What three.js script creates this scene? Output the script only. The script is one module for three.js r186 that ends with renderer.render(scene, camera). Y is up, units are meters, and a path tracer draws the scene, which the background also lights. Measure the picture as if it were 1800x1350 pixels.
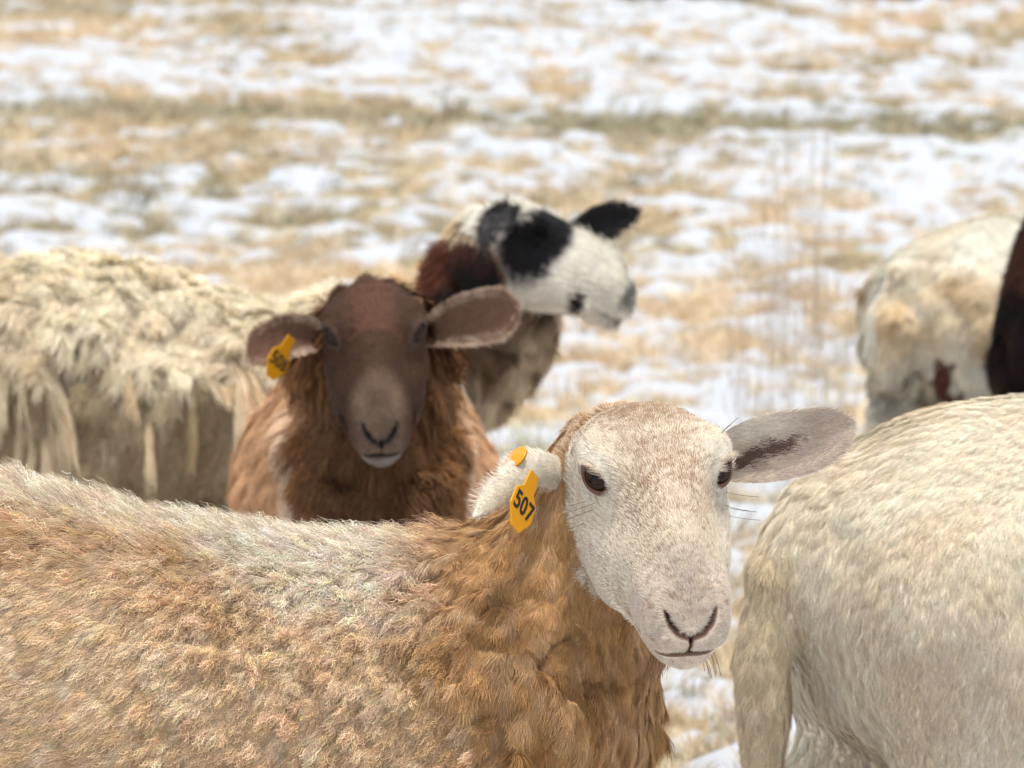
import * as THREE from 'three';
import { mergeGeometries } from 'three/addons/utils/BufferGeometryUtils.js';
import { FontLoader } from 'three/addons/loaders/FontLoader.js';
import { TextGeometry } from 'three/addons/geometries/TextGeometry.js';

// ---------------------------------------------------------------- camera, sky, sun, exposure
const scene = new THREE.Scene();
const FPX = 9600, CAMH = 1.13, HORIZON = -12;               // focal length in picture pixels, eye height, row of the horizon
const PITCH = Math.atan((675 - HORIZON) / FPX);
const camera = new THREE.PerspectiveCamera(2 * Math.atan(675 / FPX) * 180 / Math.PI, 4 / 3, 0.1, 3000);
camera.position.set(0, CAMH, 0);
camera.rotation.set(-PITCH, 0, 0);
camera.focus = 4.98;
camera.userData.fStop = 14.5;
camera.updateMatrixWorld(true);

const renderer = new THREE.WebGLRenderer({ antialias: true });
renderer.toneMapping = THREE.LinearToneMapping;
renderer.toneMappingExposure = 1.42;
renderer.shadowMap.enabled = true;

// thin bright overcast: brighter towards the veiled sun, a little cooler low down
const SUN = new THREE.Vector3(0.10, 0.93, 0.10).normalize();
{
  const W = 128, H = 64, data = new Float32Array(W * H * 4);
  for (let j = 0; j < H; j++) for (let i = 0; i < W; i++) {
    const el = ((j + 0.5) / H - 0.5) * Math.PI, az = ((i + 0.5) / W - 0.5) * 2 * Math.PI;
    const d = new THREE.Vector3(Math.cos(az) * Math.cos(el), Math.sin(el), Math.sin(az) * Math.cos(el));
    const up = Math.max(0, d.y), glow = Math.pow(Math.max(0, d.dot(SUN)), 6);
    const L = 0.60 + 0.13 * up + 0.30 * glow, k = (j * W + i) * 4;
    data[k] = L * (0.955 + 0.04 * glow); data[k + 1] = L * (0.99 + 0.01 * glow); data[k + 2] = L * (1.06 - 0.06 * glow); data[k + 3] = 1;
  }
  const sky = new THREE.DataTexture(data, W, H, THREE.RGBAFormat, THREE.FloatType);
  sky.mapping = THREE.EquirectangularReflectionMapping; sky.magFilter = THREE.LinearFilter; sky.needsUpdate = true;
  scene.background = sky; scene.environment = sky;
}
const sun = new THREE.DirectionalLight(new THREE.Color().setRGB(1, 0.94, 0.84), 2.5);
sun.position.copy(SUN).multiplyScalar(20); sun.position.z -= 7; sun.target.position.set(0, 0, -7);
sun.castShadow = true; sun.shadow.radius = 16; sun.shadow.mapSize.set(2048, 2048);
Object.assign(sun.shadow.camera, { left: -9, right: 9, top: 9, bottom: -9, near: 1, far: 50 });
scene.add(sun, sun.target);

// ---------------------------------------------------------------- helpers
let seed = 7;
const rnd = () => { seed = (seed + 0x6d2b79f5) | 0; let t = Math.imul(seed ^ (seed >>> 15), 1 | seed); t = (t + Math.imul(t ^ (t >>> 7), 61 | t)) ^ t; return ((t ^ (t >>> 14)) >>> 0) / 4294967296; };
const rr = (a, b) => a + (b - a) * rnd();
const clamp = (x, a = 0, b = 1) => x < a ? a : x > b ? b : x;
const mix = (a, b, t) => a + (b - a) * t;
const sstep = (a, b, x) => { const t = clamp((x - a) / (b - a)); return t * t * (3 - 2 * t); };
const mix3 = (a, b, t) => [mix(a[0], b[0], t), mix(a[1], b[1], t), mix(a[2], b[2], t)];
const hash3 = (x, y, z, s = 0) => { let h = Math.imul(x, 374761393) ^ Math.imul(y, 668265263) ^ Math.imul(z, 2147483647 ^ 0x5bd1e995) ^ Math.imul(s + 11, 974634773); h = Math.imul(h ^ (h >>> 15), 0x85ebca6b); h = Math.imul(h ^ (h >>> 13), 0xc2b2ae35); return ((h ^ (h >>> 16)) >>> 0) / 4294967296; };
function vnoise(x, y, z, s = 0) {
  const ix = Math.floor(x), iy = Math.floor(y), iz = Math.floor(z); let fx = x - ix, fy = y - iy, fz = z - iz;
  fx = fx * fx * (3 - 2 * fx); fy = fy * fy * (3 - 2 * fy); fz = fz * fz * (3 - 2 * fz);
  const c = (a, b, d) => hash3(ix + a, iy + b, iz + d, s);
  return mix(mix(mix(c(0, 0, 0), c(1, 0, 0), fx), mix(c(0, 1, 0), c(1, 1, 0), fx), fy), mix(mix(c(0, 0, 1), c(1, 0, 1), fx), mix(c(0, 1, 1), c(1, 1, 1), fx), fy), fz);
}
const fbm = (x, y, z, s = 0) => (vnoise(x, y, z, s) * 0.55 + vnoise(x * 2.1, y * 2.1, z * 2.1, s + 1) * 0.3 + vnoise(x * 4.3, y * 4.3, z * 4.3, s + 2) * 0.15);
const cellOut = { x: 0, y: 0, z: 0, f1: 0, f2: 0, id: 0 };
function worley(x, y, z, s) {   // nearest feature point of a jittered lattice
  const ix = Math.floor(x), iy = Math.floor(y), iz = Math.floor(z); let f1 = 9, f2 = 9;
  for (let a = -1; a < 2; a++) for (let b = -1; b < 2; b++) for (let c = -1; c < 2; c++) {
    const X = ix + a, Y = iy + b, Z = iz + c, px = X + hash3(X, Y, Z, s), py = Y + hash3(X, Y, Z, s + 1), pz = Z + hash3(X, Y, Z, s + 2);
    const d = Math.hypot(px - x, py - y, pz - z);
    if (d < f1) { f2 = f1; f1 = d; cellOut.x = px; cellOut.y = py; cellOut.z = pz; cellOut.id = hash3(X, Y, Z, s + 3); } else if (d < f2) f2 = d;
  }
  cellOut.f1 = f1; cellOut.f2 = f2; return cellOut;
}
const V = (x, y, z) => new THREE.Vector3(x, y, z);
const CR = V(1, 0, 0), CU = V(0, Math.cos(PITCH), -Math.sin(PITCH)), CB = V(0, Math.sin(PITCH), Math.cos(PITCH));
// a point of the place: d metres in front of the eye, along the ray of the picture's pixel (px, py)
const at = (px, py, d) => camera.position.clone().addScaledVector(CR, (px - 900) / FPX * d).addScaledVector(CU, -(py - 675) / FPX * d).addScaledVector(CB, -d);
const toPx = (w) => { const v = w.clone().sub(camera.position), d = -v.dot(CB); return [900 + v.dot(CR) / d * FPX, 675 - v.dot(CU) / d * FPX, d].map((x) => +x.toFixed(2)); };
const camDir = (x, y, z) => V(0, 0, 0).addScaledVector(CR, x).addScaledVector(CU, y).addScaledVector(CB, z).normalize();

// table of a smooth curve through (x, y) points
function curve(points) {
  const n = points.length, x0 = points[0][0], x1 = points[n - 1][0], N = 400, t = new Float64Array(N + 1);
  const m = points.map((p, i) => i === 0 || i === n - 1 ? 0 : (points[i + 1][1] - points[i - 1][1]) / (points[i + 1][0] - points[i - 1][0]));
  m[0] = (points[1][1] - points[0][1]) / (points[1][0] - points[0][0]); m[n - 1] = (points[n - 1][1] - points[n - 2][1]) / (points[n - 1][0] - points[n - 2][0]);
  for (let k = 0, i = 0; k <= N; k++) {
    const x = x0 + (x1 - x0) * k / N; while (i < n - 2 && x > points[i + 1][0]) i++;
    const [xa, ya] = points[i], [xb, yb] = points[i + 1], h = xb - xa, u = (x - xa) / h, u2 = u * u, u3 = u2 * u;
    t[k] = (2 * u3 - 3 * u2 + 1) * ya + (u3 - 2 * u2 + u) * h * m[i] + (-2 * u3 + 3 * u2) * yb + (u3 - u2) * h * m[i + 1];
  }
  return (x) => { const f = clamp((x - x0) / (x1 - x0)) * N, k = Math.min(N - 1, f | 0); return t[k] + (t[k + 1] - t[k]) * (f - k); };
}
const smin = (a, b, k) => { const h = Math.max(k - Math.abs(a - b), 0) / k; return Math.min(a, b) - h * h * k * 0.25; };
const smax = (a, b, k) => -smin(-a, -b, k);
function cone(x, y, z, a, b, r1, r2) {
  const bx = b[0] - a[0], by = b[1] - a[1], bz = b[2] - a[2], px = x - a[0], py = y - a[1], pz = z - a[2];
  const h = clamp((px * bx + py * by + pz * bz) / (bx * bx + by * by + bz * bz));
  return Math.hypot(px - h * bx, py - h * by, pz - h * bz) - mix(r1, r2, h);
}
const ell = (x, y, z, c, r) => { const a = (x - c[0]) / r[0], b = (y - c[1]) / r[1], d = (z - c[2]) / r[2], q = Math.sqrt(a * a + b * b + d * d); return (q - 1) * Math.min(r[0], r[1], r[2]); };

// surface nets over the blocks of a grid that the surface passes through
function netMesh(sdf, lo, hi, h, B = 8) {
  const n = [0, 1, 2].map((i) => Math.ceil((hi[i] - lo[i]) / h / B)), pos = [], cells = new Map(), list = [];
  const key = (i, j, k) => (i * 4096 + j) * 4096 + k, S = B + 1, val = new Float64Array(S * S * S), half = B * h / 2, reach = half * 1.733 * 2.0;
  for (let bi = 0; bi < n[0]; bi++) for (let bj = 0; bj < n[1]; bj++) for (let bk = 0; bk < n[2]; bk++) {
    const ox = lo[0] + bi * B * h, oy = lo[1] + bj * B * h, oz = lo[2] + bk * B * h;
    if (Math.abs(sdf(ox + half, oy + half, oz + half)) > reach) continue;
    for (let i = 0, q = 0; i < S; i++) for (let j = 0; j < S; j++) for (let k = 0; k < S; k++, q++) val[q] = sdf(ox + i * h, oy + j * h, oz + k * h);
    for (let i = 0; i < B; i++) for (let j = 0; j < B; j++) for (let k = 0; k < B; k++) {
      let mask = 0, cx = 0, cy = 0, cz = 0, c = 0; const v = [];
      for (let e = 0; e < 8; e++) { v[e] = val[((i + (e & 1)) * S + j + ((e >> 1) & 1)) * S + k + (e >> 2)]; if (v[e] < 0) mask |= 1 << e; }
      if (mask === 0 || mask === 255) continue;
      for (let a = 0; a < 8; a++) for (let d = 0; d < 3; d++) {
        const b = a | (1 << d); if (b === a || ((mask >> a) & 1) === ((mask >> b) & 1)) continue;
        const t = v[a] / (v[a] - v[b]);
        cx += (a & 1) + (d === 0 ? t : 0); cy += ((a >> 1) & 1) + (d === 1 ? t : 0); cz += (a >> 2) + (d === 2 ? t : 0); c++;
      }
      const I = bi * B + i + 1, J = bj * B + j + 1, K = bk * B + k + 1;
      cells.set(key(I, J, K), pos.length / 3); list.push(I, J, K, mask);
      pos.push(lo[0] + (I - 1 + cx / c) * h, lo[1] + (J - 1 + cy / c) * h, lo[2] + (K - 1 + cz / c) * h);
    }
  }
  const index = [], N = list.length / 4;
  const quad = (a, b, c, d, flip) => { if (a === undefined || b === undefined || c === undefined || d === undefined) return; flip ? index.push(a, c, b, a, d, c) : index.push(a, b, c, a, c, d); };
  for (let q = 0; q < N; q++) {
    const I = list[q * 4], J = list[q * 4 + 1], K = list[q * 4 + 2], m = list[q * 4 + 3], s0 = m & 1, g = (i, j, k) => cells.get(key(i, j, k));
    if (s0 !== ((m >> 1) & 1)) quad(q, g(I, J - 1, K), g(I, J - 1, K - 1), g(I, J, K - 1), !s0);
    if (s0 !== ((m >> 2) & 1)) quad(q, g(I, J, K - 1), g(I - 1, J, K - 1), g(I - 1, J, K), !s0);
    if (s0 !== ((m >> 4) & 1)) quad(q, g(I - 1, J, K), g(I - 1, J - 1, K), g(I, J - 1, K), !s0);
  }
  const e = h * 0.5, P = new Float32Array(pos), G = new Float32Array(pos.length);
  for (let i = 0; i < pos.length; i += 3) for (let it = 0; it < 2; it++) {
    const x = P[i], y = P[i + 1], z = P[i + 2];
    let gx = sdf(x + e, y, z) - sdf(x - e, y, z), gy = sdf(x, y + e, z) - sdf(x, y - e, z), gz = sdf(x, y, z + e) - sdf(x, y, z - e);
    const l = Math.hypot(gx, gy, gz) || 1; gx /= l; gy /= l; gz /= l;
    if (it === 0) { const d = clamp(sdf(x, y, z) / Math.max(0.3, l / (2 * e)), -h * 0.6, h * 0.6); P[i] -= gx * d; P[i + 1] -= gy * d; P[i + 2] -= gz * d; }
    G[i] = gx; G[i + 1] = gy; G[i + 2] = gz;
  }
  const g = new THREE.BufferGeometry();
  g.setAttribute('position', new THREE.BufferAttribute(P, 3)); g.setAttribute('normal', new THREE.BufferAttribute(G, 3)); g.setIndex(index);
  return g;
}

// ---------------------------------------------------------------- tufts of hair: strands grow along +x (the way the coat is combed), rise along +y (off the skin)
function tuftGeometry({ n, seg, root = 0.12, w0, w1 = 0.25, wave = 0, turns = 2, rise = 0.5, fan = 0.12, tone = 0.2, s = 1 }) {
  const keep = seed; seed = s * 977 + 13;
  const pos = [], nor = [], col = [], idx = [], p = V(), q = V(), tan = V(), side = V(), nn = V();
  for (let k = 0; k < n; k++) {
    const r = root * Math.sqrt(rnd()), a = rnd() * 6.283, rx = Math.cos(a) * r, rz = Math.sin(a) * r, L = rr(0.7, 1.05), ph = rnd() * 6.283, tw = rr(-0.9, 0.9), fz = rr(-fan, fan) + rz * 0.4, up = rise * rr(0.75, 1.2), t0 = turns * rr(0.8, 1.25), ww = wave * rr(0.6, 1.2), sgn = rnd() < 0.5 ? -1 : 1;
    const bend = rr(-0.15, 0.15), f = (t, o) => { const e = ww * Math.min(1, t * 2.5); return o.set(rx + L * (t * 0.75 + t * t * 0.25) + e * 0.5 * Math.cos(ph + t * t0 * 6.283), up * (1 - (1 - t) ** 1.8) * L + e * Math.sin(ph + t * t0 * 6.283) * 0.7, rz + fz * t * L + bend * t * t + sgn * e * Math.cos(ph + t * t0 * 6.283)); };
    const tn = 1 + rr(-tone, tone), b0 = pos.length / 3;
    for (let i = 0; i <= seg; i++) {
      const t = i / seg; f(t, p); f(Math.min(1, t + 0.03), q); tan.copy(q).sub(f(Math.max(0, t - 0.03), nn)).normalize();
      side.set(0, 1, 0).cross(tan).normalize().applyAxisAngle(tan, tw); nn.copy(tan).cross(side).normalize();
      const w = w0 * mix(1, w1, t * t) * 0.5;
      for (const e of [-1, 1]) { pos.push(p.x + side.x * w * e, p.y + side.y * w * e, p.z + side.z * w * e); q.copy(nn).addScaledVector(side, 0.4 * e).normalize(); nor.push(q.x, q.y, q.z); col.push(tn, tn, tn); }
      if (i < seg) { const b = b0 + i * 2; idx.push(b, b + 2, b + 1, b + 1, b + 2, b + 3); }
    }
  }
  seed = keep;
  const g = new THREE.BufferGeometry();
  g.setAttribute('position', new THREE.Float32BufferAttribute(pos, 3)); g.setAttribute('normal', new THREE.Float32BufferAttribute(nor, 3)); g.setAttribute('color', new THREE.Float32BufferAttribute(col, 3)); g.setIndex(idx);
  return g;
}
const TUFT = {
  face: [1, 2].map((s) => tuftGeometry({ n: 10, seg: 3, root: 0.42, w0: 0.07, w1: 0.35, rise: 0.5, fan: 0.25, tone: 0.24, s })),
  hair: [3, 4].map((s) => tuftGeometry({ n: 14, seg: 4, root: 0.22, w0: 0.024, w1: 0.35, rise: 0.5, fan: 0.16, tone: 0.36, wave: 0.018, turns: 1.3, s })),
  wool: [5, 6, 7].map((s) => tuftGeometry({ n: 8, seg: 9, root: 0.22, w0: 0.045, w1: 0.45, rise: 0.55, fan: 0.2, tone: 0.36, wave: 0.085, turns: 2.2, s })),
  lock: [8, 9].map((s) => tuftGeometry({ n: 14, seg: 6, root: 0.13, w0: 0.05, w1: 0.3, rise: 0.45, fan: 0.02, tone: 0.15, wave: 0.025, turns: 2.5, s })),
};
const hairMat = (name) => { const m = new THREE.MeshPhysicalMaterial({ color: 0xffffff, vertexColors: true, roughness: 0.6, specularIntensity: 0.3, side: THREE.DoubleSide, transmission: 0.3, thickness: 0 }); m.name = name; return m; };
const M = {
  hair: hairMat('hair'), dark: Object.assign(hairMat('dark_hair'), { specularIntensity: 0.12, transmission: 0.1 }),
  skin: Object.assign(new THREE.MeshStandardMaterial({ vertexColors: true, roughness: 0.9 }), { name: 'skin' }),
  eye: Object.assign(new THREE.MeshPhysicalMaterial({ color: new THREE.Color().setRGB(0.030, 0.014, 0.005), roughness: 0.5, specularIntensity: 0, clearcoat: 0.4, clearcoatRoughness: 0.02 }), { name: 'iris' }),
  pupil: Object.assign(new THREE.MeshPhysicalMaterial({ color: new THREE.Color().setRGB(0.004, 0.004, 0.006), roughness: 0.5, specularIntensity: 0, clearcoat: 0.4, clearcoatRoughness: 0.02 }), { name: 'pupil' }),
  tag: Object.assign(new THREE.MeshPhysicalMaterial({ color: new THREE.Color().setRGB(0.66, 0.29, 0.008), roughness: 0.38, specularIntensity: 0.6 }), { name: 'tag_plastic' }),
  ink: Object.assign(new THREE.MeshStandardMaterial({ color: new THREE.Color().setRGB(0.012, 0.012, 0.014), roughness: 0.6 }), { name: 'ink' }),
};
const Q = 1;   // density of the coats

// ---------------------------------------------------------------- a sheep
// local axes: +x the way it faces, +y up, +z its right-hand side. Head axes: l across, u out of the forehead, f towards the nose.
const HW = curve([[-0.1, 0.03], [-0.085, 0.05], [-0.06, 0.0615], [-0.03, 0.0655], [0, 0.0665], [0.03, 0.0635], [0.06, 0.0565], [0.09, 0.0505], [0.12, 0.0455], [0.145, 0.042], [0.167, 0.0375], [0.184, 0.028], [0.193, 0.012]]);
const HT = curve([[-0.1, 0.005], [-0.085, 0.04], [-0.06, 0.058], [-0.03, 0.068], [0, 0.069], [0.03, 0.065], [0.06, 0.060], [0.09, 0.055], [0.12, 0.049], [0.145, 0.041], [0.167, 0.029], [0.184, 0.012], [0.193, -0.006]]);
const HB = curve([[-0.1, -0.04], [-0.085, -0.068], [-0.06, -0.084], [-0.03, -0.092], [0, -0.092], [0.03, -0.088], [0.06, -0.080], [0.09, -0.069], [0.12, -0.059], [0.145, -0.052], [0.167, -0.045], [0.184, -0.034], [0.193, -0.014]]);
const HP = curve([[-0.1, 0.1], [-0.03, 0.20], [0.025, 0.12], [0.07, -0.17], [0.11, -0.16], [0.15, -0.06], [0.193, 0.04]]);
const EYE = [0.0545, 0.0375, 0.013], EYR = 0.0160, EO = [0.72, 0.36, 0.60];
{ const k = Math.hypot(...EO); for (let i = 0; i < 3; i++) EO[i] /= k; }
const ER = [-0.75, -0.25, 0.6], ED = ER[0] * EO[0] + ER[1] * EO[1] + ER[2] * EO[2], EA = ER.map((x, i) => x - EO[i] * ED); { const k = Math.hypot(...EA); for (let i = 0; i < 3; i++) EA[i] /= k; }   // from the back corner of the eye to the front one
const EB = [EO[1] * EA[2] - EO[2] * EA[1], EO[2] * EA[0] - EO[0] * EA[2], EO[0] * EA[1] - EO[1] * EA[0]];                                  // across the lids
if (EB[1] < 0) for (let i = 0; i < 3; i++) EB[i] *= -1;
function eyeCoords(s, u, f) { const x = s - EYE[0], y = u - EYE[1], z = f - EYE[2]; return [x * EA[0] + y * EA[1] + z * EA[2], x * EB[0] + y * EB[1] + z * EB[2], x * EO[0] + y * EO[1] + z * EO[2]]; }
function nostril(s, u) {   // distance, seen from the front, to the curved slit
  let m = 9; const P = [[0.0030, -0.0065], [0.011, -0.0025], [0.0185, 0.005], [0.0235, 0.015]];
  for (let i = 0; i < 3; i++) { const [ax, ay] = P[i], bx = P[i + 1][0] - ax, by = P[i + 1][1] - ay, h = clamp(((s - ax) * bx + (u - ay) * by) / (bx * bx + by * by)); m = Math.min(m, Math.hypot(s - ax - h * bx, u - ay - h * by) - 0.0014 * Math.sin(((i + h) / 3) ** 1.6 * 3.14)); }
  return m;
}
function headSdf(l, u, f) {
  const s = Math.abs(l), ff = clamp(f, -0.1, 0.193), W = HW(ff), T = HT(ff), Bo = HB(ff), c = (T + Bo) / 2, h = Math.max(0.004, (T - Bo) / 2);
  const v = (u - c) / h, w = W * (1 + HP(ff) * clamp(v, -1, 1)), nE = 2.35;
  let d = (Math.pow(Math.pow(s / w, nE) + Math.pow(Math.abs(v), nE), 1 / nE) - 1) * Math.min(W, h) * 0.92;
  if (f !== ff) d = Math.max(d, 0) * 0.7 + Math.abs(f - ff) * 0.9 + (d < 0 ? d * 0.2 : 0);
  if (d > 0.09) return d;
  d = smin(d, ell(s, u, f, [0.050, 0.049, -0.001], [0.021, 0.014, 0.026]), 0.016);          // brow
  d = smin(d, ell(s, u, f, [0.048, -0.030, 0.015], [0.018, 0.042, 0.055]), 0.02);           // cheek
  d = smin(d, ell(s, u, f, [0.016, -0.012, 0.171], [0.022, 0.020, 0.021]), 0.012);          // upper lip
  d = smin(d, ell(s, u, f, [0.024, 0.008, 0.152], [0.016, 0.018, 0.026]), 0.014);           // side of the nostril
  d = smin(d, ell(s, u, f, [0, -0.044, 0.150], [0.027, 0.014, 0.036]), 0.012);              // chin
  d = smax(d, -ell(s, u, f, [0.068, 0.046, 0.088], [0.025, 0.021, 0.048]), 0.02);            // flank of the nose
  d = smin(d, ell(s, u, f, [0, 0.040, 0.075], [0.021, 0.022, 0.075]), 0.016);                // bridge
  d = smax(d, -ell(s, u, f, [0.076, 0.022, 0.060], [0.022, 0.020, 0.034]), 0.022);          // hollow before the eye
  const [ea, eb, et] = eyeCoords(s, u, f);
  if (Math.abs(ea) < 0.035 && Math.abs(eb) < 0.035) {
    const vert = eb > 0 ? 0.0092 : 0.0082, rad = Math.hypot(ea / 0.0146, (eb + 0.10 * ea) / vert), hole = (rad - 1) * 0.0092;
    d = smin(d, Math.hypot((rad - 1.20) * 0.0105, et - 0.0118 + 18 * ea * ea) - (eb > 0 ? 0.0036 : 0.0028), 0.006);   // lids
    d = smax(d, -Math.max(hole, 0.002 - et), 0.003);                                          // opening of the eye
  }
  { const dn = Math.max(nostril(s, u) - 0.0006, 0.14 - f); d = smax(d, -Math.max(dn, -(d + 0.009)), 0.003); }
  d = smax(d, -(Math.hypot(s, Math.max(0, Math.abs(u + 0.014) - 0.010)) - 0.0018), 0.004) ;                 // groove of the lip
  { const um = -0.0285 - 3.0 * s * s + 0.10 * Math.max(0, 0.16 - f), dm = Math.max(Math.abs(u - um) - 0.0022, 0.105 - f, s - 0.060);
    d = smax(d, -Math.max(dm, -(d + 0.0065)), 0.003); }
  return d;
}

function earSheet({ pts, width, across, cup, roll = 0, thick = 0.0042 }) {   // head axes; a lens-shaped sheet round a bent midrib
  const N = 30, Mx = 16, C = new THREE.CatmullRomCurve3(pts.map((p) => V(...p))), A = new THREE.CatmullRomCurve3(across.map((p) => V(...p)));
  const wC = curve(width.map((w, i) => [i / (width.length - 1), w])), kC = curve(cup.map((w, i) => [i / (cup.length - 1), w]));
  const mid = [], nrm = [];
  const P = (t, s) => {
    const c = C.getPoint(t), T = C.getTangent(t), a = A.getPoint(t); a.addScaledVector(T, -a.dot(T)).normalize();
    const b = V().crossVectors(T, a).normalize(), w = wC(t), k = kC(t), ang = s * k;           // bent into an arc of angle k each way
    const R = w / Math.max(0.05, k); return c.addScaledVector(a, R * Math.sin(ang)).addScaledVector(b, R * (1 - Math.cos(ang)) + roll * Math.max(0, s) ** 3 * w * t);
  };
  const verts = [[], []], e = 0.01;
  for (let i = 0; i <= N; i++) for (let j = 0; j <= Mx; j++) {
    const t = i / N, s = j / Mx * 2 - 1, p = P(t, s), n = V().crossVectors(P(Math.min(1, t + e), s).sub(P(Math.max(0, t - e), s)), P(t, Math.min(1, s + e)).sub(P(t, Math.max(-1, s - e))));
    if (n.lengthSq() < 1e-14) n.set(0, 0, 1); n.normalize();
    const th = thick * 0.5 * Math.sqrt(Math.max(0, 1 - s ** 6)) * Math.sqrt(clamp((1 - t) * 8));
    verts[0].push(p.clone().addScaledVector(n, th)); verts[1].push(p.clone().addScaledVector(n, -th)); mid.push(p); nrm.push(n);
  }
  return [0, 1].map((side) => {
    const idx = []; for (let i = 0; i < N; i++) for (let j = 0; j < Mx; j++) { const a = i * (Mx + 1) + j, b = a + 1, c = a + Mx + 1, d = c + 1; side === 0 ? idx.push(a, c, b, b, c, d) : idx.push(a, b, c, b, d, c); }
    const g = new THREE.BufferGeometry(); g.setAttribute('position', new THREE.Float32BufferAttribute(verts[side].flatMap((v) => [v.x, v.y, v.z]), 3)); g.setIndex(idx); g.computeVertexNormals(); g.userData.uv = Array.from({ length: (N + 1) * (Mx + 1) }, (_, k) => [(k / (Mx + 1) | 0) / N, (k % (Mx + 1)) / Mx * 2 - 1]); return g;
  });   // [one face, other face]
}

const PLAIN_EARS = [1, -1].map((s) => ({ own: true, open: s > 0 ? 1 : 0, pts: [[0.045 * s, 0.030, -0.045], [0.085 * s, 0.038, -0.055], [0.125 * s, 0.034, -0.058], [0.165 * s, 0.018, -0.055]], across: Array(4).fill([0, s > 0 ? 0.3 : -0.3, s > 0 ? -1 : 1]), width: [0.020, 0.028, 0.030, 0.028, 0.021, 0.001], cup: [1.3, 1.0, 0.8, 0.7, 0.5, 0.4] }));
function buildSheep(cfg) {
  const root = new THREE.Group(); root.name = cfg.name; root.userData = { label: cfg.label, category: 'sheep', group: 'sheep standing in the snowy pasture' };
  root.position.set(cfg.base[0], 0, cfg.base[1]); root.rotation.y = cfg.turn; scene.add(root); root.updateMatrixWorld(true);
  const inv = root.matrixWorld.clone().invert(), toLocal = (w) => w.clone().applyMatrix4(inv);
  // head pose
  let HM = null, HI = null;
  if (cfg.head) {
    const f = cfg.head.f.clone().normalize(), l = cfg.head.l.clone().addScaledVector(f, -cfg.head.l.dot(f)).normalize(), u = V().crossVectors(f, l), s = cfg.head.scale ?? 1;
    const m = new THREE.Matrix4().makeBasis(l.multiplyScalar(s * (cfg.head.narrow ?? 1)), u.multiplyScalar(s), f.multiplyScalar(s)).setPosition(cfg.head.at);
    HM = inv.clone().multiply(m); HI = HM.clone().invert();
  }
  const hs = cfg.head?.scale ?? 1, he = HI ? HI.elements : null;
  const headOf = (x, y, z) => [he[0] * x + he[4] * y + he[8] * z + he[12], he[1] * x + he[5] * y + he[9] * z + he[13], he[2] * x + he[6] * y + he[10] * z + he[14]];
  const pureHead = (x, y, z) => { if (!he) return 9; const h = headOf(x, y, z); if (Math.hypot(h[0], h[1], h[2] - 0.04) > 0.28) return (Math.hypot(h[0], h[1], h[2] - 0.04) - 0.17) * hs; return headSdf(h[0], h[1], h[2]) * hs; };
  const top = curve(cfg.torso.map((p) => [p[0], p[1]])), bot = curve(cfg.torso.map((p) => [p[0], p[2]])), wid = curve(cfg.torso.map((p) => [p[0], p[3]]));
  const x0 = cfg.torso[0][0], x1 = cfg.torso[cfg.torso.length - 1][0];
  const legs = [];
  for (const s of [-1, 1]) {
    const k = cfg.leg ?? 1, w = cfg.legWide ?? 1, sh = (cfg.legShift?.[s < 0 ? 0 : 1]) ?? [0, 0];
    const [hy, hr] = cfg.hip ?? [0.49, 0.115];
    legs.push([[[-0.35, hy * k, 0.085 * s * w], hr], [[-0.29 + sh[0] * 0.4, 0.35 * k, 0.108 * s * w], cfg.thigh ?? 0.085], [[-0.445 + sh[0], 0.245 * k, 0.10 * s * w], 0.034], [[-0.415 + sh[0], 0.085 * k, 0.10 * s * w], 0.023], [[-0.40 + sh[0], 0.03, 0.10 * s * w], 0.030]]);
    const [sz, sr] = cfg.shoulder ?? [0.10, 0.09];
    legs.push([[[0.25, 0.46 * k, sz * s], sr], [[0.20 + sh[1] * 0.5, 0.335 * k, (sz + 0.005) * s], 0.058], [[0.225 + sh[1], 0.20 * k, 0.10 * s], 0.031], [[0.225 + sh[1], 0.075 * k, 0.10 * s], 0.022], [[0.24 + sh[1], 0.03, 0.10 * s], 0.030]]);
  }
  const neck = (cfg.neck ?? []).map(([p, r]) => [p.isVector3 ? toLocal(p).toArray() : p, r]);
  const bodySdf = (x, y, z) => {
    const xx = clamp(x, x0, x1), T = top(xx), Bo = bot(xx), W = Math.max(0.012, wid(xx)), c = (T + Bo) / 2, h = Math.max(0.012, (T - Bo) / 2), v = (y - c) / h, w = W * (1 - (cfg.taper ?? 0.12) * clamp(v, -1, 1));
    let d = (Math.pow(Math.pow(Math.abs(z) / w, 2.2) + Math.pow(Math.abs(v), 2.2), 1 / 2.2) - 1) * Math.min(W, h);
    if (x !== xx) d = Math.max(d, 0) + Math.abs(x - xx);
    if (d < 0.35) for (const L of legs) for (let i = 0; i < 4; i++) {
      if (i === 3 && y > 0.12) break;
      d = smin(d, cone(x, y, z, L[i][0], L[i + 1][0], L[i][1], L[i + 1][1]), i === 0 ? 0.09 : 0.03);
    }
    for (let i = 0; i + 1 < neck.length; i++) d = smin(d, cone(x, y, z, neck[i][0], neck[i + 1][0], neck[i][1], neck[i + 1][1]), i === 0 ? 0.10 : 0.05);
    if (cfg.tail) for (let i = 0; i + 1 < cfg.tail.length; i++) d = smin(d, cone(x, y, z, cfg.tail[i][0], cfg.tail[i + 1][0], cfg.tail[i][1], cfg.tail[i + 1][1]), i === 0 ? 0.05 : cfg.tailBlend ?? 0.02);
    if (cfg.lumps) d -= cfg.lumps(x, y, z);
    return Math.max(d, 0.0015 - y);
  };
  const full = (x, y, z) => { const b = bodySdf(x, y, z); return he ? smin(b, pureHead(x, y, z), 0.016) : b; };
  const sources = [];
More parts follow.
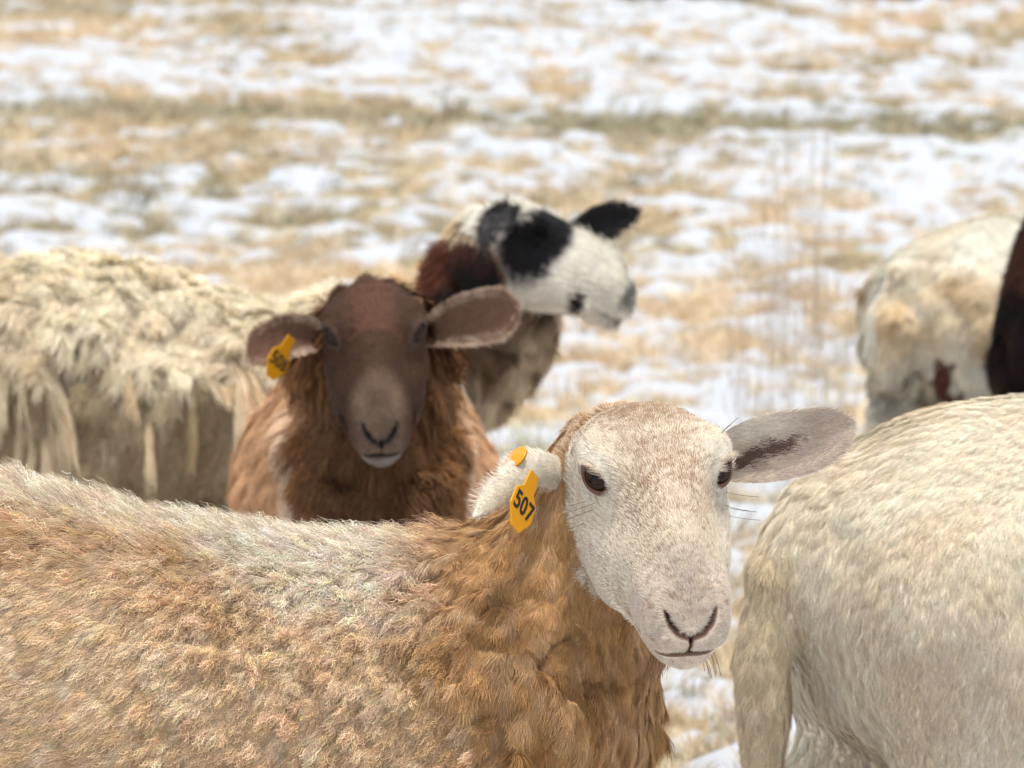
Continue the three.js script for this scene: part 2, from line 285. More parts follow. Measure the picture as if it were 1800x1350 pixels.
  if (he) {
    const hc = V(0, 0, 0.03).applyMatrix4(HM), R = 0.165 * hs, cut = (x, y, z) => Math.hypot(x - hc.x, y - hc.y, z - hc.z) - R;
    const g1 = netMesh((x, y, z) => Math.max(full(x, y, z), -cut(x, y, z)), [x0 - 0.12, 0, -0.42], [x1 + 0.5, 1.15, 0.42], cfg.cell);
    const g2 = netMesh((x, y, z) => Math.max(full(x, y, z) - 0.0004, cut(x, y, z) - 0.004), [hc.x - R - 0.01, hc.y - R - 0.01, hc.z - R - 0.01], [hc.x + R + 0.01, hc.y + R + 0.01, hc.z + R + 0.01], cfg.headCell);
    sources.push({ g: g1, kind: 'body' }, { g: g2, kind: 'head' });
    for (const spec of cfg.ears ?? []) {   // given by points of the place, turned into head axes
      const toHead = HM.clone().invert().multiply(inv), ear = spec.own ? spec : { ...spec, pts: spec.pts.map((q) => at(...q).applyMatrix4(toHead).toArray()), across: spec.across.map((q) => camDir(...q).transformDirection(toHead).toArray()) }, [a, b] = earSheet(ear); for (const g of [a, b]) g.applyMatrix4(HM); sources.push({ g: a, kind: 'ear0', ear }, { g: b, kind: 'ear1', ear }); }
  } else sources.push({ g: netMesh(full, [x0 - 0.15, 0, -0.42], [x1 + 0.4, 1.15, 0.42], cfg.cell), kind: 'body' });
  // one mesh for the body, coloured like the coat that grows on it
  const info = { p: V(), n: V(), h: null, hd: 9, kind: '', dir: null };
  if (he) { const e = HM.elements, k = 1 / hs; info.dir = (l, u, f) => [(e[0] * l + e[4] * u + e[8] * f) * k, (e[1] * l + e[5] * u + e[9] * f) * k, (e[2] * l + e[6] * u + e[10] * f) * k]; }
  const look = (x, y, z, n, kind) => { info.p.set(x, y, z); info.n.copy(n); info.kind = kind; info.h = he ? headOf(x, y, z) : null; info.hd = pureHead(x, y, z); return info; };
  const nn = V();
  for (const s of sources) {
    const P = s.g.attributes.position, Nn = s.g.attributes.normal, col = new Float32Array(P.count * 3);
    for (let i = 0; i < P.count; i++) { nn.fromBufferAttribute(Nn, i); const c = cfg.skin(look(P.getX(i), P.getY(i), P.getZ(i), nn, s.kind)); col.set(c, i * 3); }
    s.g.setAttribute('color', new THREE.BufferAttribute(col, 3));
  }
  const body = new THREE.Mesh(mergeGeometries(sources.map((s) => s.g)), M.skin); body.name = 'body'; body.castShadow = body.receiveShadow = true; root.add(body);
  // coat
  const put = {};
  const a = V(), b = V(), c = V(), na = V(), nb = V(), nc = V(), p = V(), n = V(), side = V(), comb = V(), wpos = V(), wn = V(), mat = new THREE.Matrix4();
  const plant = (p, n, o) => {
    comb.set(o.comb[0], o.comb[1], o.comb[2]); const off = comb.dot(n); comb.addScaledVector(n, -off);
    if (comb.lengthSq() < 1e-8) comb.set(rnd() - 0.5, rnd() - 0.5, rnd() - 0.5).addScaledVector(n, -comb.dot(n)); comb.normalize();
    const j = o.jitter ?? 0.25; side.crossVectors(comb, n); comb.addScaledVector(side, rr(-j, j)).normalize(); side.crossVectors(comb, n).normalize();
    const tilt = o.tilt ?? 0, nx = V().copy(n).addScaledVector(comb, -tilt).normalize(), cx = V().copy(comb).addScaledVector(n, tilt).normalize();
    const sk = o.len < 0.012 ? 0.0002 : 0.0008, L = o.len * rr(0.85, 1.15), wv = L * (o.wide ?? 1), lift = L * (o.lift ?? 0.5);
    mat.makeBasis(cx.multiplyScalar(L), nx.multiplyScalar(lift), side.multiplyScalar(wv)).setPosition(p.x - n.x * sk, p.y - n.y * sk, p.z - n.z * sk);
    const v = TUFT[o.tuft], k = o.tuft + ':' + (rnd() * v.length | 0), list = put[k] ??= { m: [], c: [] };
    for (let i = 0; i < 16; i++) list.m.push(mat.elements[i]);
    list.c.push(clamp(o.col[0], 0, 0.95), clamp(o.col[1], 0, 0.95), clamp(o.col[2], 0, 0.95));
  };
  const rot = new THREE.Matrix3().setFromMatrix4(root.matrixWorld);
  for (const s of sources) {
    const P = s.g.attributes.position, Nn = s.g.attributes.normal, I = s.g.index, dens = (cfg.density[s.kind] ?? cfg.density.body) * Q;
    for (let t = 0; t < I.count; t += 3) {
      const i0 = I.getX(t), i1 = I.getX(t + 1), i2 = I.getX(t + 2);
      a.fromBufferAttribute(P, i0); b.fromBufferAttribute(P, i1); c.fromBufferAttribute(P, i2);
      const area = n.crossVectors(p.subVectors(b, a), side.subVectors(c, a)).length() * 0.5;
      na.fromBufferAttribute(Nn, i0); nb.fromBufferAttribute(Nn, i1); nc.fromBufferAttribute(Nn, i2);
      // fewer, broader tufts where the coat lies well outside the picture or on the far side
      wpos.copy(a).applyMatrix4(root.matrixWorld); wn.copy(na).applyMatrix3(rot); const q = toPx(wpos); wpos.sub(camera.position).normalize();
      const seen = q[0] > -120 && q[0] < 1920 && q[1] < 1450 && wn.dot(wpos) < 0.25, k = seen ? 1 : 0.22;
      let m = area * dens * k; m = (m | 0) + (rnd() < m - (m | 0) ? 1 : 0);
      for (; m > 0; m--) {
        let u = rnd(), v = rnd(); if (u + v > 1) { u = 1 - u; v = 1 - v; }
        p.copy(a).multiplyScalar(1 - u - v).addScaledVector(b, u).addScaledVector(c, v); n.copy(na).multiplyScalar(1 - u - v).addScaledVector(nb, u).addScaledVector(nc, v).normalize();
        if (s.kind === 'body' || s.kind === 'head') { if (Math.abs(full(p.x, p.y, p.z)) > 0.003) continue; }
        look(p.x, p.y, p.z, n, s.kind);
        if (s.ear) { const w = s.g.userData.uv, A0 = w[i0], A1 = w[i1], A2 = w[i2]; info.et = A0[0] * (1 - u - v) + A1[0] * u + A2[0] * v; info.es = A0[1] * (1 - u - v) + A1[1] * u + A2[1] * v; info.rim = Math.max(sstep(0.84, 0.95, Math.abs(info.es)), sstep(0.92, 0.98, info.et)); }
        const o = cfg.coat(info, s); if (!o) continue;
        if (!seen) { o.wide = (o.wide ?? 1) * 2; }
        plant(p, n, o);
      }
    }
  }
  cfg.extra?.({ root, HM, plant, V });
    for (const [k, list] of Object.entries(put)) {
    const [kind, i] = k.split(':'), N = list.c.length / 3;
    const im = new THREE.InstancedMesh(TUFT[kind][+i], cfg.dark ? M.dark : M.hair, N);
    im.instanceMatrix.array.set(list.m); im.instanceColor = new THREE.InstancedBufferAttribute(new Float32Array(list.c), 3);
    im.name = { face: 'short_hair', hair: 'hair', wool: 'wool', lock: 'wool_locks' }[kind]; im.userData.kind = 'stuff'; im.castShadow = im.receiveShadow = true; root.add(im);
  }
  // eyes
  if (HM) for (const s of [-1, 1]) {
    const eye = new THREE.Mesh(new THREE.SphereGeometry(EYR, 32, 24), M.eye); eye.name = 'eye';
    const o = V(EO[0] * s, EO[1], EO[2]), zz = V(EA[0] * s, EA[1], EA[2]), y = V().crossVectors(zz, o);
    eye.applyMatrix4(new THREE.Matrix4().makeBasis(o, y, zz).setPosition(EYE[0] * s, EYE[1], EYE[2])); eye.applyMatrix4(HM);
    const cap = new THREE.CircleGeometry(1, 28, 0, 6.2832), cp = cap.attributes.position;   // a level slot lying on the ball
    for (let i = 0; i < cp.count; i++) { const y = cp.getX(i) * 0.0046, z = cp.getY(i) * 0.0085; cp.setXYZ(i, Math.sqrt((EYR + 0.00015) ** 2 - y * y - z * z), y, z); }
    cap.computeVertexNormals();
    const pupil = new THREE.Mesh(cap, M.pupil); pupil.name = 'pupil'; eye.add(pupil); eye.castShadow = true; root.add(eye);
  }
  return { root, HM };
}

// ---------------------------------------------------------------- coats
const jit = (c, a) => { const k = 1 + rr(-a, a); return [c[0] * k, c[1] * k * (1 + rr(-a, a) * 0.2), c[2] * k * (1 + rr(-a, a) * 0.35)]; };
// bare dark skin round nostrils, lips and lids: 0 none .. 1 full
function pigment(h, grow = 0) {
  const s = Math.abs(h[0]);
  const no = Math.max(nostril(s, h[1]) - 0.0020 - grow, 0.14 - h[2]);
  const gr = Math.max(Math.hypot(s, Math.max(0, Math.abs(h[1] + 0.016) - 0.010)) - 0.0022, 0.15 - h[2]);
  const um = -0.0285 - 3.0 * s * s + 0.10 * Math.max(0, 0.16 - h[2]), mo = Math.max(Math.abs(h[1] - um + 0.001) - 0.0042 - grow * 0.5, 0.135 - h[2], s - 0.040);
  const e = eyeCoords(s, h[1], h[2]), ey = Math.max((Math.hypot(e[0] / 0.0158, (e[1] + 0.10 * e[0]) / 0.0104) - 1.12) * 0.0095, -e[2]) - grow * 0.5;
  pigment.eye = 1 - sstep(0, 0.003, ey);
  return Math.max(1 - sstep(-0.0005, 0.0025, no), 1 - sstep(0, 0.002, gr), 1 - sstep(0, 0.002, mo), 1 - sstep(0, 0.003, ey));
}
function faceComb(i) {   // hair runs up the face from the nose and parts to the sides; round the mouth it points outwards
  const [l, u, f] = i.h, m = sstep(0.13, 0.165, f), low = sstep(0.0, -0.05, u);
  const a = [l * 14, 0.25 - 0.9 * low, -1], b = [l * 30, u * 30 - 0.2, -0.35];
  return i.dir(mix(a[0], b[0], m), mix(a[1], b[1], m), mix(a[2], b[2], m));
}
const clumpTo = (i, o, size, pull, s) => {   // lean a tuft towards the middle of its lock and shorten it at the lock's rim
  const sy = size * (o.tall ?? 1), c = worley(i.p.x / size, i.p.y / sy, i.p.z / size, s), e = clamp(c.f1 / Math.max(1e-3, c.f2));
  o.comb[0] += (c.x * size - i.p.x) / size * pull; o.comb[1] += (c.y * sy - i.p.y) / sy * pull; o.comb[2] += (c.z * size - i.p.z) / size * pull;
  o.edge = e; o.id = c.id; return o;
};

// ---------------------------------------------------------------- the sheep in front: pale face, tan fleece, tag 507
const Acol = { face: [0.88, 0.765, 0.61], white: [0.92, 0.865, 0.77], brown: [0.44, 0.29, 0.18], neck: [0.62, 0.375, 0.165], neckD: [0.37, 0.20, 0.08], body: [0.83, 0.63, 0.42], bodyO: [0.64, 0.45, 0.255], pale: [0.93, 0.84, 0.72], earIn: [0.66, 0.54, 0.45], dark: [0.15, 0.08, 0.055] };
const faceW = (i) => i.h && i.kind !== 'body' ? (1 - sstep(0.003, i.h[2] > 0.05 ? 0.02 : 0.010, i.hd)) * sstep(-0.100, -0.088, i.h[2]) : 0;
const neckW = (i) => sstep(0.13, 0.24, i.p.x + (i.p.y - 0.5) * 0.25 + 0.05 * (fbm(i.p.x * 9, i.p.y * 9, i.p.z * 9, 4) - 0.5));
function colA(i) {
  const n1 = fbm(i.p.x * 16, i.p.y * 16, i.p.z * 16, 21), n2 = fbm(i.p.x * 5, i.p.y * 5, i.p.z * 5, 31);
  const body = mix3(mix3(Acol.body, Acol.bodyO, sstep(0.4, 0.6, n2)), Acol.pale, clamp(0.95 * sstep(0.135, 0.06, Math.hypot(Math.max(0, Math.abs(i.p.x - 0.12) - 0.03) * 0.8, Math.max(0, 0.63 - i.p.y) * 1.3) + 0.08 * (n1 - 0.5)) + 0.8 * sstep(0.105, 0.045, Math.abs(i.p.z) + 0.07 * (n1 - 0.5)) * sstep(0.5, 0.55, i.p.y) * sstep(0.2, 0.05, i.p.x) + 0.4 * sstep(0.48, 0.62, n2) * sstep(0.0, -0.2, i.p.x) + 0.5 * (n1 - 0.5)));  // pale saddle wool; whiter band along the spine partly paints top light into the coat
  const neck = mix3(Acol.neck, Acol.neckD, clamp((n1 - 0.35) * 1.6)), k = neckW(i);
  return mix3(body, neck, k);
}
const faceA = (i) => {
  const [l, u, f] = i.h, s = Math.abs(l), up = sstep(0.0, 0.05, u), mid = 1 - sstep(0.02, 0.055, s);
  let c = mix3(Acol.face, Acol.white, clamp(0.25 + 0.5 * sstep(0.03, 0.06, s) * (1 - up * 0.3) + 0.5 * (1 - sstep(0.016, 0.035, Math.hypot(s - 0.062, u - 0.041, f - 0.02)))));
  if (f > 0.12) c = mix3(c, [0.80, 0.71, 0.63], sstep(0.12, 0.15, f) * 0.6);
  const spots = up * mid * (0.40 - 0.28 * sstep(0.05, 0.13, f)) + 0.05 + 0.4 * sstep(-0.005, -0.055, f) * sstep(0.0, 0.03, u);
  return { c, spots };
};
// partings in the fleece over the shoulder
const crease = (x, y, z) => { if (x < -0.2 || x > 0.34 || y > 0.60) return 0; const w = vnoise(x * 6, y * 6, z * 6, 611), n = vnoise(x * 30 + 3 * w, y * 12 + 2 * w, z * 20, 613); return Math.exp(-(((n - 0.5) / 0.035) ** 2)) * sstep(0.38, 0.6, vnoise(x * 11, y * 11, z * 11, 617)) * sstep(-0.2, 0.0, x); };
const cfgA = {
  name: 'sheep', label: 'tan sheep with pale face and tag 507, nearest, looking at the camera',
  base: [-0.245, -5.12], turn: 0, cell: 0.005, headCell: 0.0016,
  torso: [[-0.50, 0.52, 0.47, 0.03], [-0.46, 0.60, 0.40, 0.11], [-0.38, 0.668, 0.35, 0.155], [-0.25, 0.673, 0.32, 0.175], [-0.127, 0.643, 0.295, 0.185], [-0.02, 0.623, 0.285, 0.185], [0.1, 0.613, 0.28, 0.175], [0.22, 0.602, 0.285, 0.15], [0.31, 0.56, 0.31, 0.11], [0.36, 0.50, 0.36, 0.06], [0.375, 0.46, 0.42, 0.02]],
  neck: [[[0.20, 0.455, 0], 0.115], [at(1032, 1015, 5.13), 0.080], [at(1090, 866, 5.10), 0.062], [at(1112, 830, 5.06), 0.055]],
  tail: [[[-0.48, 0.56, 0], 0.04], [[-0.53, 0.45, 0], 0.035], [[-0.53, 0.28, 0], 0.02]],
  lumps: (x, y, z) => 0.010 * (vnoise(x * 22, y * 22, z * 22, 3) - 0.5) - 0.012 * crease(x, y, z) + 0.010 * (vnoise(x * 64, y * 42, z * 64, 5) - 0.5) * sstep(-0.25, 0.05, x) * sstep(0.62, 0.57, y) + (x > 0.1 ? (0.007 * (vnoise(x * 55 + 4 * vnoise(x * 9, y * 9, z * 9, 8), y * 17, z * 55, 6) - 0.5)) * sstep(0.1, 0.2, x) : 0),
  head: { at: at(1147, 874, 5.0), f: camDir(0.16, -0.60, 0.785), l: camDir(0.965, 0.06, -0.16), narrow: 0.955 },
  ears: [
    { pts: [[1262, 815, 5.03], [1330, 790, 5.02], [1420, 772, 5.02], [1503, 742, 5.03]], across: [[0.05, 1, 0.05], [-0.1, 1, 0.1], [-0.2, 1, 0.1], [-0.3, 1, 0.1]], width: [0.024, 0.032, 0.035, 0.033, 0.025, 0.001], cup: [1.5, 1.1, 0.85, 0.7, 0.6, 0.4], open: 1 },
    { pts: [[1012, 838, 5.06], [955, 820, 5.02], [893, 853, 4.975], [832, 908, 4.935]], across: [[0.0, 1, -0.3], [-0.15, 1, -0.1], [-0.45, 0.8, 0.1], [-0.55, 0.6, 0.2]], width: [0.017, 0.020, 0.0185, 0.016, 0.011, 0.001], cup: [1.3, 1.25, 1.1, 0.9, 0.7, 0.5], open: 0 },
  ],
  density: { body: 270000, head: 380000, ear0: 260000, ear1: 260000 },
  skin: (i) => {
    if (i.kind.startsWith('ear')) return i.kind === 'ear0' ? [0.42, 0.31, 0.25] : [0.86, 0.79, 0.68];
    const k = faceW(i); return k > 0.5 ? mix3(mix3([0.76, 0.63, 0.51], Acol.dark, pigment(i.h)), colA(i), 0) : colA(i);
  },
  coat: (i, s) => {
    if (i.kind.startsWith('ear')) {
      const inner = i.kind === 'ear0', comb = i.dir(s.ear.open ? 1 : -1, -0.1, -0.2);
      let c = inner ? mix3(mix3(Acol.earIn, Acol.face, 0.5 * sstep(0.5, 0.7, fbm(i.p.x * 90, i.p.y * 90, i.p.z * 90))), Acol.white, Math.max(i.rim, 0.5 * sstep(0.3, 0.0, i.et), 0.8 * sstep(0.0, 0.5, i.es) * sstep(0.75, 0.35, i.et))) : Acol.white;
      if (inner && s.ear.open && Math.abs(i.es + 0.25 - 0.5 * i.et + 0.2 * (rnd() - 0.5)) < 0.2 && i.et > 0.08 && i.et < 0.5 + 0.1 * rnd()) c = [0.20, 0.125, 0.10];
      return { tuft: 'face', len: (inner ? 0.009 : 0.0048) * (1 - 0.55 * i.rim), lift: inner ? 0.22 : 0.3, wide: 1.1, comb, jitter: 0.3, col: jit(c, 0.15) };
    }
    const k = faceW(i);
    if (k > rnd() * 0.6 + 0.2) {
      const pg = pigment(i.h); if (pg > 0.25) return null;
      const { c, spots } = faceA(i), f = i.h[2], mz = sstep(0.11, 0.16, f);
      const o = { tuft: 'face', len: mix(0.0082, 0.0048, mz) * (1 - 0.4 * pg) * (0.6 + 0.4 * sstep(0.018, 0.03, Math.hypot(Math.abs(i.h[0]) - 0.065, i.h[1] - 0.043, i.h[2] - 0.022))), lift: mix(0.38, 0.5, mz), comb: faceComb(i), jitter: 0.3, col: jit(rnd() < spots ? Acol.brown : c, 0.12) };
      return o;
    }
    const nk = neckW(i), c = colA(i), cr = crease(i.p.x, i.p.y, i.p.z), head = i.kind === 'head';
    if (head && i.h[1] > -0.01 && i.h[2] > -0.13) return { tuft: 'hair', len: 0.016, lift: 0.4, comb: i.dir(i.h[0] * 6, -0.3, -1), jitter: 0.3, col: jit(mix3(rnd() < 0.5 ? [0.42, 0.24, 0.13] : Acol.face, c, 0.35), 0.15) };
    if (nk > rnd()) {
      const o = clumpTo(i, { tuft: 'hair', len: (head ? 0.016 : 0.019) * (1 - 0.45 * cr), lift: 0.30, tall: 2.2, comb: [-0.25, -1, i.p.z * 2], jitter: 0.4 }, 0.0115, 0.4, 40);
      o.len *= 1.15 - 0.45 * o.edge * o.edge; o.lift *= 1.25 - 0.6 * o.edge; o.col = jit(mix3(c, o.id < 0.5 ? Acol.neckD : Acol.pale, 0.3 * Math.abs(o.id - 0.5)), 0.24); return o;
    }
    const topW = sstep(0.5, 0.95, i.n.y);
    const curl = clamp(sstep(-0.2, 0.05, i.p.x) * sstep(0.62, 0.56, i.p.y) + 0.25), sleek = 1 - curl;
    const o = clumpTo(i, { tuft: rnd() < curl ? 'wool' : 'hair', len: mix(0.0155, 0.016, sleek) * (1 - 0.5 * cr), lift: mix(mix(0.85, 0.42, sleek), 0.55, topW), comb: [-0.75 - 0.5 * sleek, -0.75 - 0.2 * sstep(0, 0.2, i.p.x) + 0.4 * sleek, i.p.z * 4 * (1 - sleek * 0.6)], jitter: mix(0.45, 0.3, sleek) + 0.4 * topW, tall: 1 + 0.8 * curl }, 0.0105, mix(mix(0.9, 0.5, sleek), 0.25, topW), 60);
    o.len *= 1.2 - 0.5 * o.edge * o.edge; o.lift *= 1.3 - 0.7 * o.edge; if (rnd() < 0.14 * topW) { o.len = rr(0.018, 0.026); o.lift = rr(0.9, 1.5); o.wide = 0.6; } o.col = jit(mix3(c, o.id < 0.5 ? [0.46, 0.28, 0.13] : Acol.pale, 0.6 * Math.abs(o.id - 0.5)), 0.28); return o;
  },
};

function text(str, size, depth) { const g = new TextGeometry(str, { font: FONT, size, depth, curveSegments: 6, bevelEnabled: false }); g.computeBoundingBox(); const bb = g.boundingBox; g.translate(-(bb.min.x + bb.max.x) / 2, -(bb.min.y + bb.max.y) / 2, 0); return g; }
const FONT = await new FontLoader().loadAsync('fonts/droid/droid_sans_bold.typeface.json');
// a plastic ear tag: top is where the stud goes through the ear; down and across are unit directions of the place
function earTag(root, { top, down, across, str, stud, studN, size = 1, label }) {
  const inv = root.matrixWorld.clone().invert(), d = down.clone().normalize(), w = across.clone().addScaledVector(d, -across.dot(d)).normalize(), n = V().crossVectors(w, d.clone().negate()).normalize();
  const sh = new THREE.Shape(); const o = [[-0.007, -0.006], [0.007, -0.006], [0.0085, 0.006], [0.0085, 0.0125], [0.0185, 0.022], [0.0195, 0.040], [0.0075, 0.058], [-0.0075, 0.058], [-0.0195, 0.040], [-0.0185, 0.022], [-0.0085, 0.0125], [-0.0085, 0.006]];
  o.forEach(([x, y], i) => i ? sh.lineTo(x, -y) : sh.moveTo(x, -y));
  const g = new THREE.ExtrudeGeometry(sh, { depth: 0.0012, bevelEnabled: true, bevelThickness: 0.0005, bevelSize: 0.0009, bevelSegments: 2, steps: 1 });
  const tag = new THREE.Mesh(g, M.tag); tag.name = 'ear_tag'; if (label) tag.userData.label = label; tag.castShadow = tag.receiveShadow = true;
  const m = new THREE.Matrix4().makeBasis(w.clone().multiplyScalar(size), d.clone().multiplyScalar(-size), n.clone().multiplyScalar(size)).setPosition(top);
  tag.applyMatrix4(inv.clone().multiply(m)); root.add(tag);
  const num = new THREE.Mesh(text(str, 0.0185, 0.0004), M.ink); num.name = 'number'; num.scale.set(0.82, 1.06, 1); num.position.set(0.0003, -0.0315, 0.0018); tag.add(num);
  const b = new THREE.Mesh(new THREE.LatheGeometry([[0, 0.0028], [0.004, 0.0028], [0.006, 0.0016], [0.0125, 0.0014], [0.0140, 0.0004], [0.0140, -0.0012], [0.0030, -0.0016], [0.0030, -0.012], [0, -0.012]].map((p) => new THREE.Vector2(...p)), 28), M.tag); b.name = 'tag_stud'; b.castShadow = true;
  const y = studN.clone().normalize(), x = V(0, 0, 1).cross(y).normalize(), z = V().crossVectors(x, y);
  b.applyMatrix4(inv.clone().multiply(new THREE.Matrix4().makeBasis(x, y, z).setPosition(stud))); root.add(b);
}
// lashes along the upper lid
function lashes(plant, HM, n, col, len) {
  for (const s of [-1, 1]) for (let k = 0; k < n; k++) {
    const a = rr(-0.95, 0.8), ex = a * 0.0158, ey = 0.0132 * Math.sqrt(Math.max(0, 1 - a * a * 0.8)), et = 0.0140 - 18 * ex * ex;
    const l = EYE[0] + EA[0] * ex + EB[0] * ey + EO[0] * et, u = EYE[1] + EA[1] * ex + EB[1] * ey + EO[1] * et, f = EYE[2] + EA[2] * ex + EB[2] * ey + EO[2] * et;
    const p = V(l * s, u, f).applyMatrix4(HM), dirn = V((EO[0] + EA[0] * -0.5 * (0.4 - a)) * s, EO[1] - 0.45, EO[2] - 0.6).transformDirection(HM), nn = V(EB[0] * s, EB[1] + 0.3, EB[2]).transformDirection(HM);
    plant(p, nn, { tuft: 'face', len: len * rr(0.7, 1.2), lift: 0.12, wide: 0.35, comb: dirn.toArray(), tilt: -0.1, jitter: 0.4, col: jit(col, 0.15) });
  }
}
cfgA.extra = ({ root, plant, HM }) => {
  lashes(plant, HM, 26, [0.78, 0.68, 0.55], 0.012);
  const g = [], line = (a, b, c) => g.push(new THREE.TubeGeometry(new THREE.CatmullRomCurve3([a, b, c].map((p) => V(...p).applyMatrix4(HM))), 8, 0.00022, 4));
  for (let k = 0; k < 9; k++) { const s = k % 2 ? 1 : -1, u = rr(-0.004, 0.018), f = rr(0.0, 0.03), L = rr(0.018, 0.038); line([0.060 * s, u, f], [(0.064 + L * 0.6) * s, u - 0.004, f + 0.004], [(0.064 + L) * s, u - 0.002, f + 0.010]); }
  for (let k = 0; k < 5; k++) { const s = k % 2 ? 1 : -1, f = rr(-0.012, 0.01), L = rr(0.015, 0.028); line([0.058 * s, 0.052, f], [(0.060 + L * 0.4) * s, 0.056 + L * 0.5, f], [(0.060 + L * 0.7) * s, 0.056 + L, f + 0.004]); }
  for (let k = 0; k < 16; k++) { const s = k % 2 ? 1 : -1, a = rr(0.012, 0.028), L = rr(0.010, 0.022); line([a * s, rr(-0.05, -0.036), 0.160], [(a + L * 0.4) * s, -0.052 - L * 0.3, 0.172], [(a + L * 0.6) * s, -0.056 - L * 0.8, 0.174]); }
  const w = new THREE.Mesh(mergeGeometries(g), Object.assign(new THREE.MeshStandardMaterial({ color: new THREE.Color().setRGB(0.10, 0.075, 0.06), roughness: 0.6 }), { name: 'whisker' })); w.name = 'whiskers'; w.userData.kind = 'stuff'; w.castShadow = true; root.add(w);
};
const A = buildSheep(cfgA);
earTag(A.root, { top: at(935, 843, 4.965), down: camDir(-0.30, -0.80, 0.52), across: camDir(0.50, -0.52, -0.70), str: '507', size: 0.93, stud: at(905, 806, 5.002), studN: camDir(-0.62, 0.62, 0.42), label: 'yellow ear tag with the black number 507' });

// ---------------------------------------------------------------- the brown sheep behind it
const Bcol = { face: [0.072, 0.036, 0.022], grey: [0.21, 0.14, 0.10], ruff: [0.13, 0.066, 0.034], ruffL: [0.30, 0.14, 0.055], body: [0.76, 0.47, 0.27], pale: [0.86, 0.70, 0.55] };
const bruff = (i) => sstep(-0.105, -0.085, -Math.abs(i.p.z) - 0.0 + 0.012 * Math.sin(i.p.y * 40)) * sstep(0.16, 0.24, i.p.x);
function colB(i) {
  const z = Math.abs(i.p.z), n1 = fbm(i.p.x * 14, i.p.y * 14, i.p.z * 14, 51), streak = sstep(0.093, 0.105, z + 0.02 * (n1 - 0.5)) * (1 - sstep(0.118, 0.135, z)) * sstep(0.62, 0.5, i.p.y) * sstep(0.1, 0.2, i.p.x);
  let c = mix3(Bcol.body, Bcol.ruffL, clamp(n1 * 0.9 - 0.3)); c = mix3(c, Bcol.pale, 0.75 * streak);
  const r = bruff(i); return mix3(c, mix3(Bcol.ruffL, Bcol.ruff, clamp(sstep(0.10, 0.05, z) * 0.8 + n1 - 0.35)), r);
}
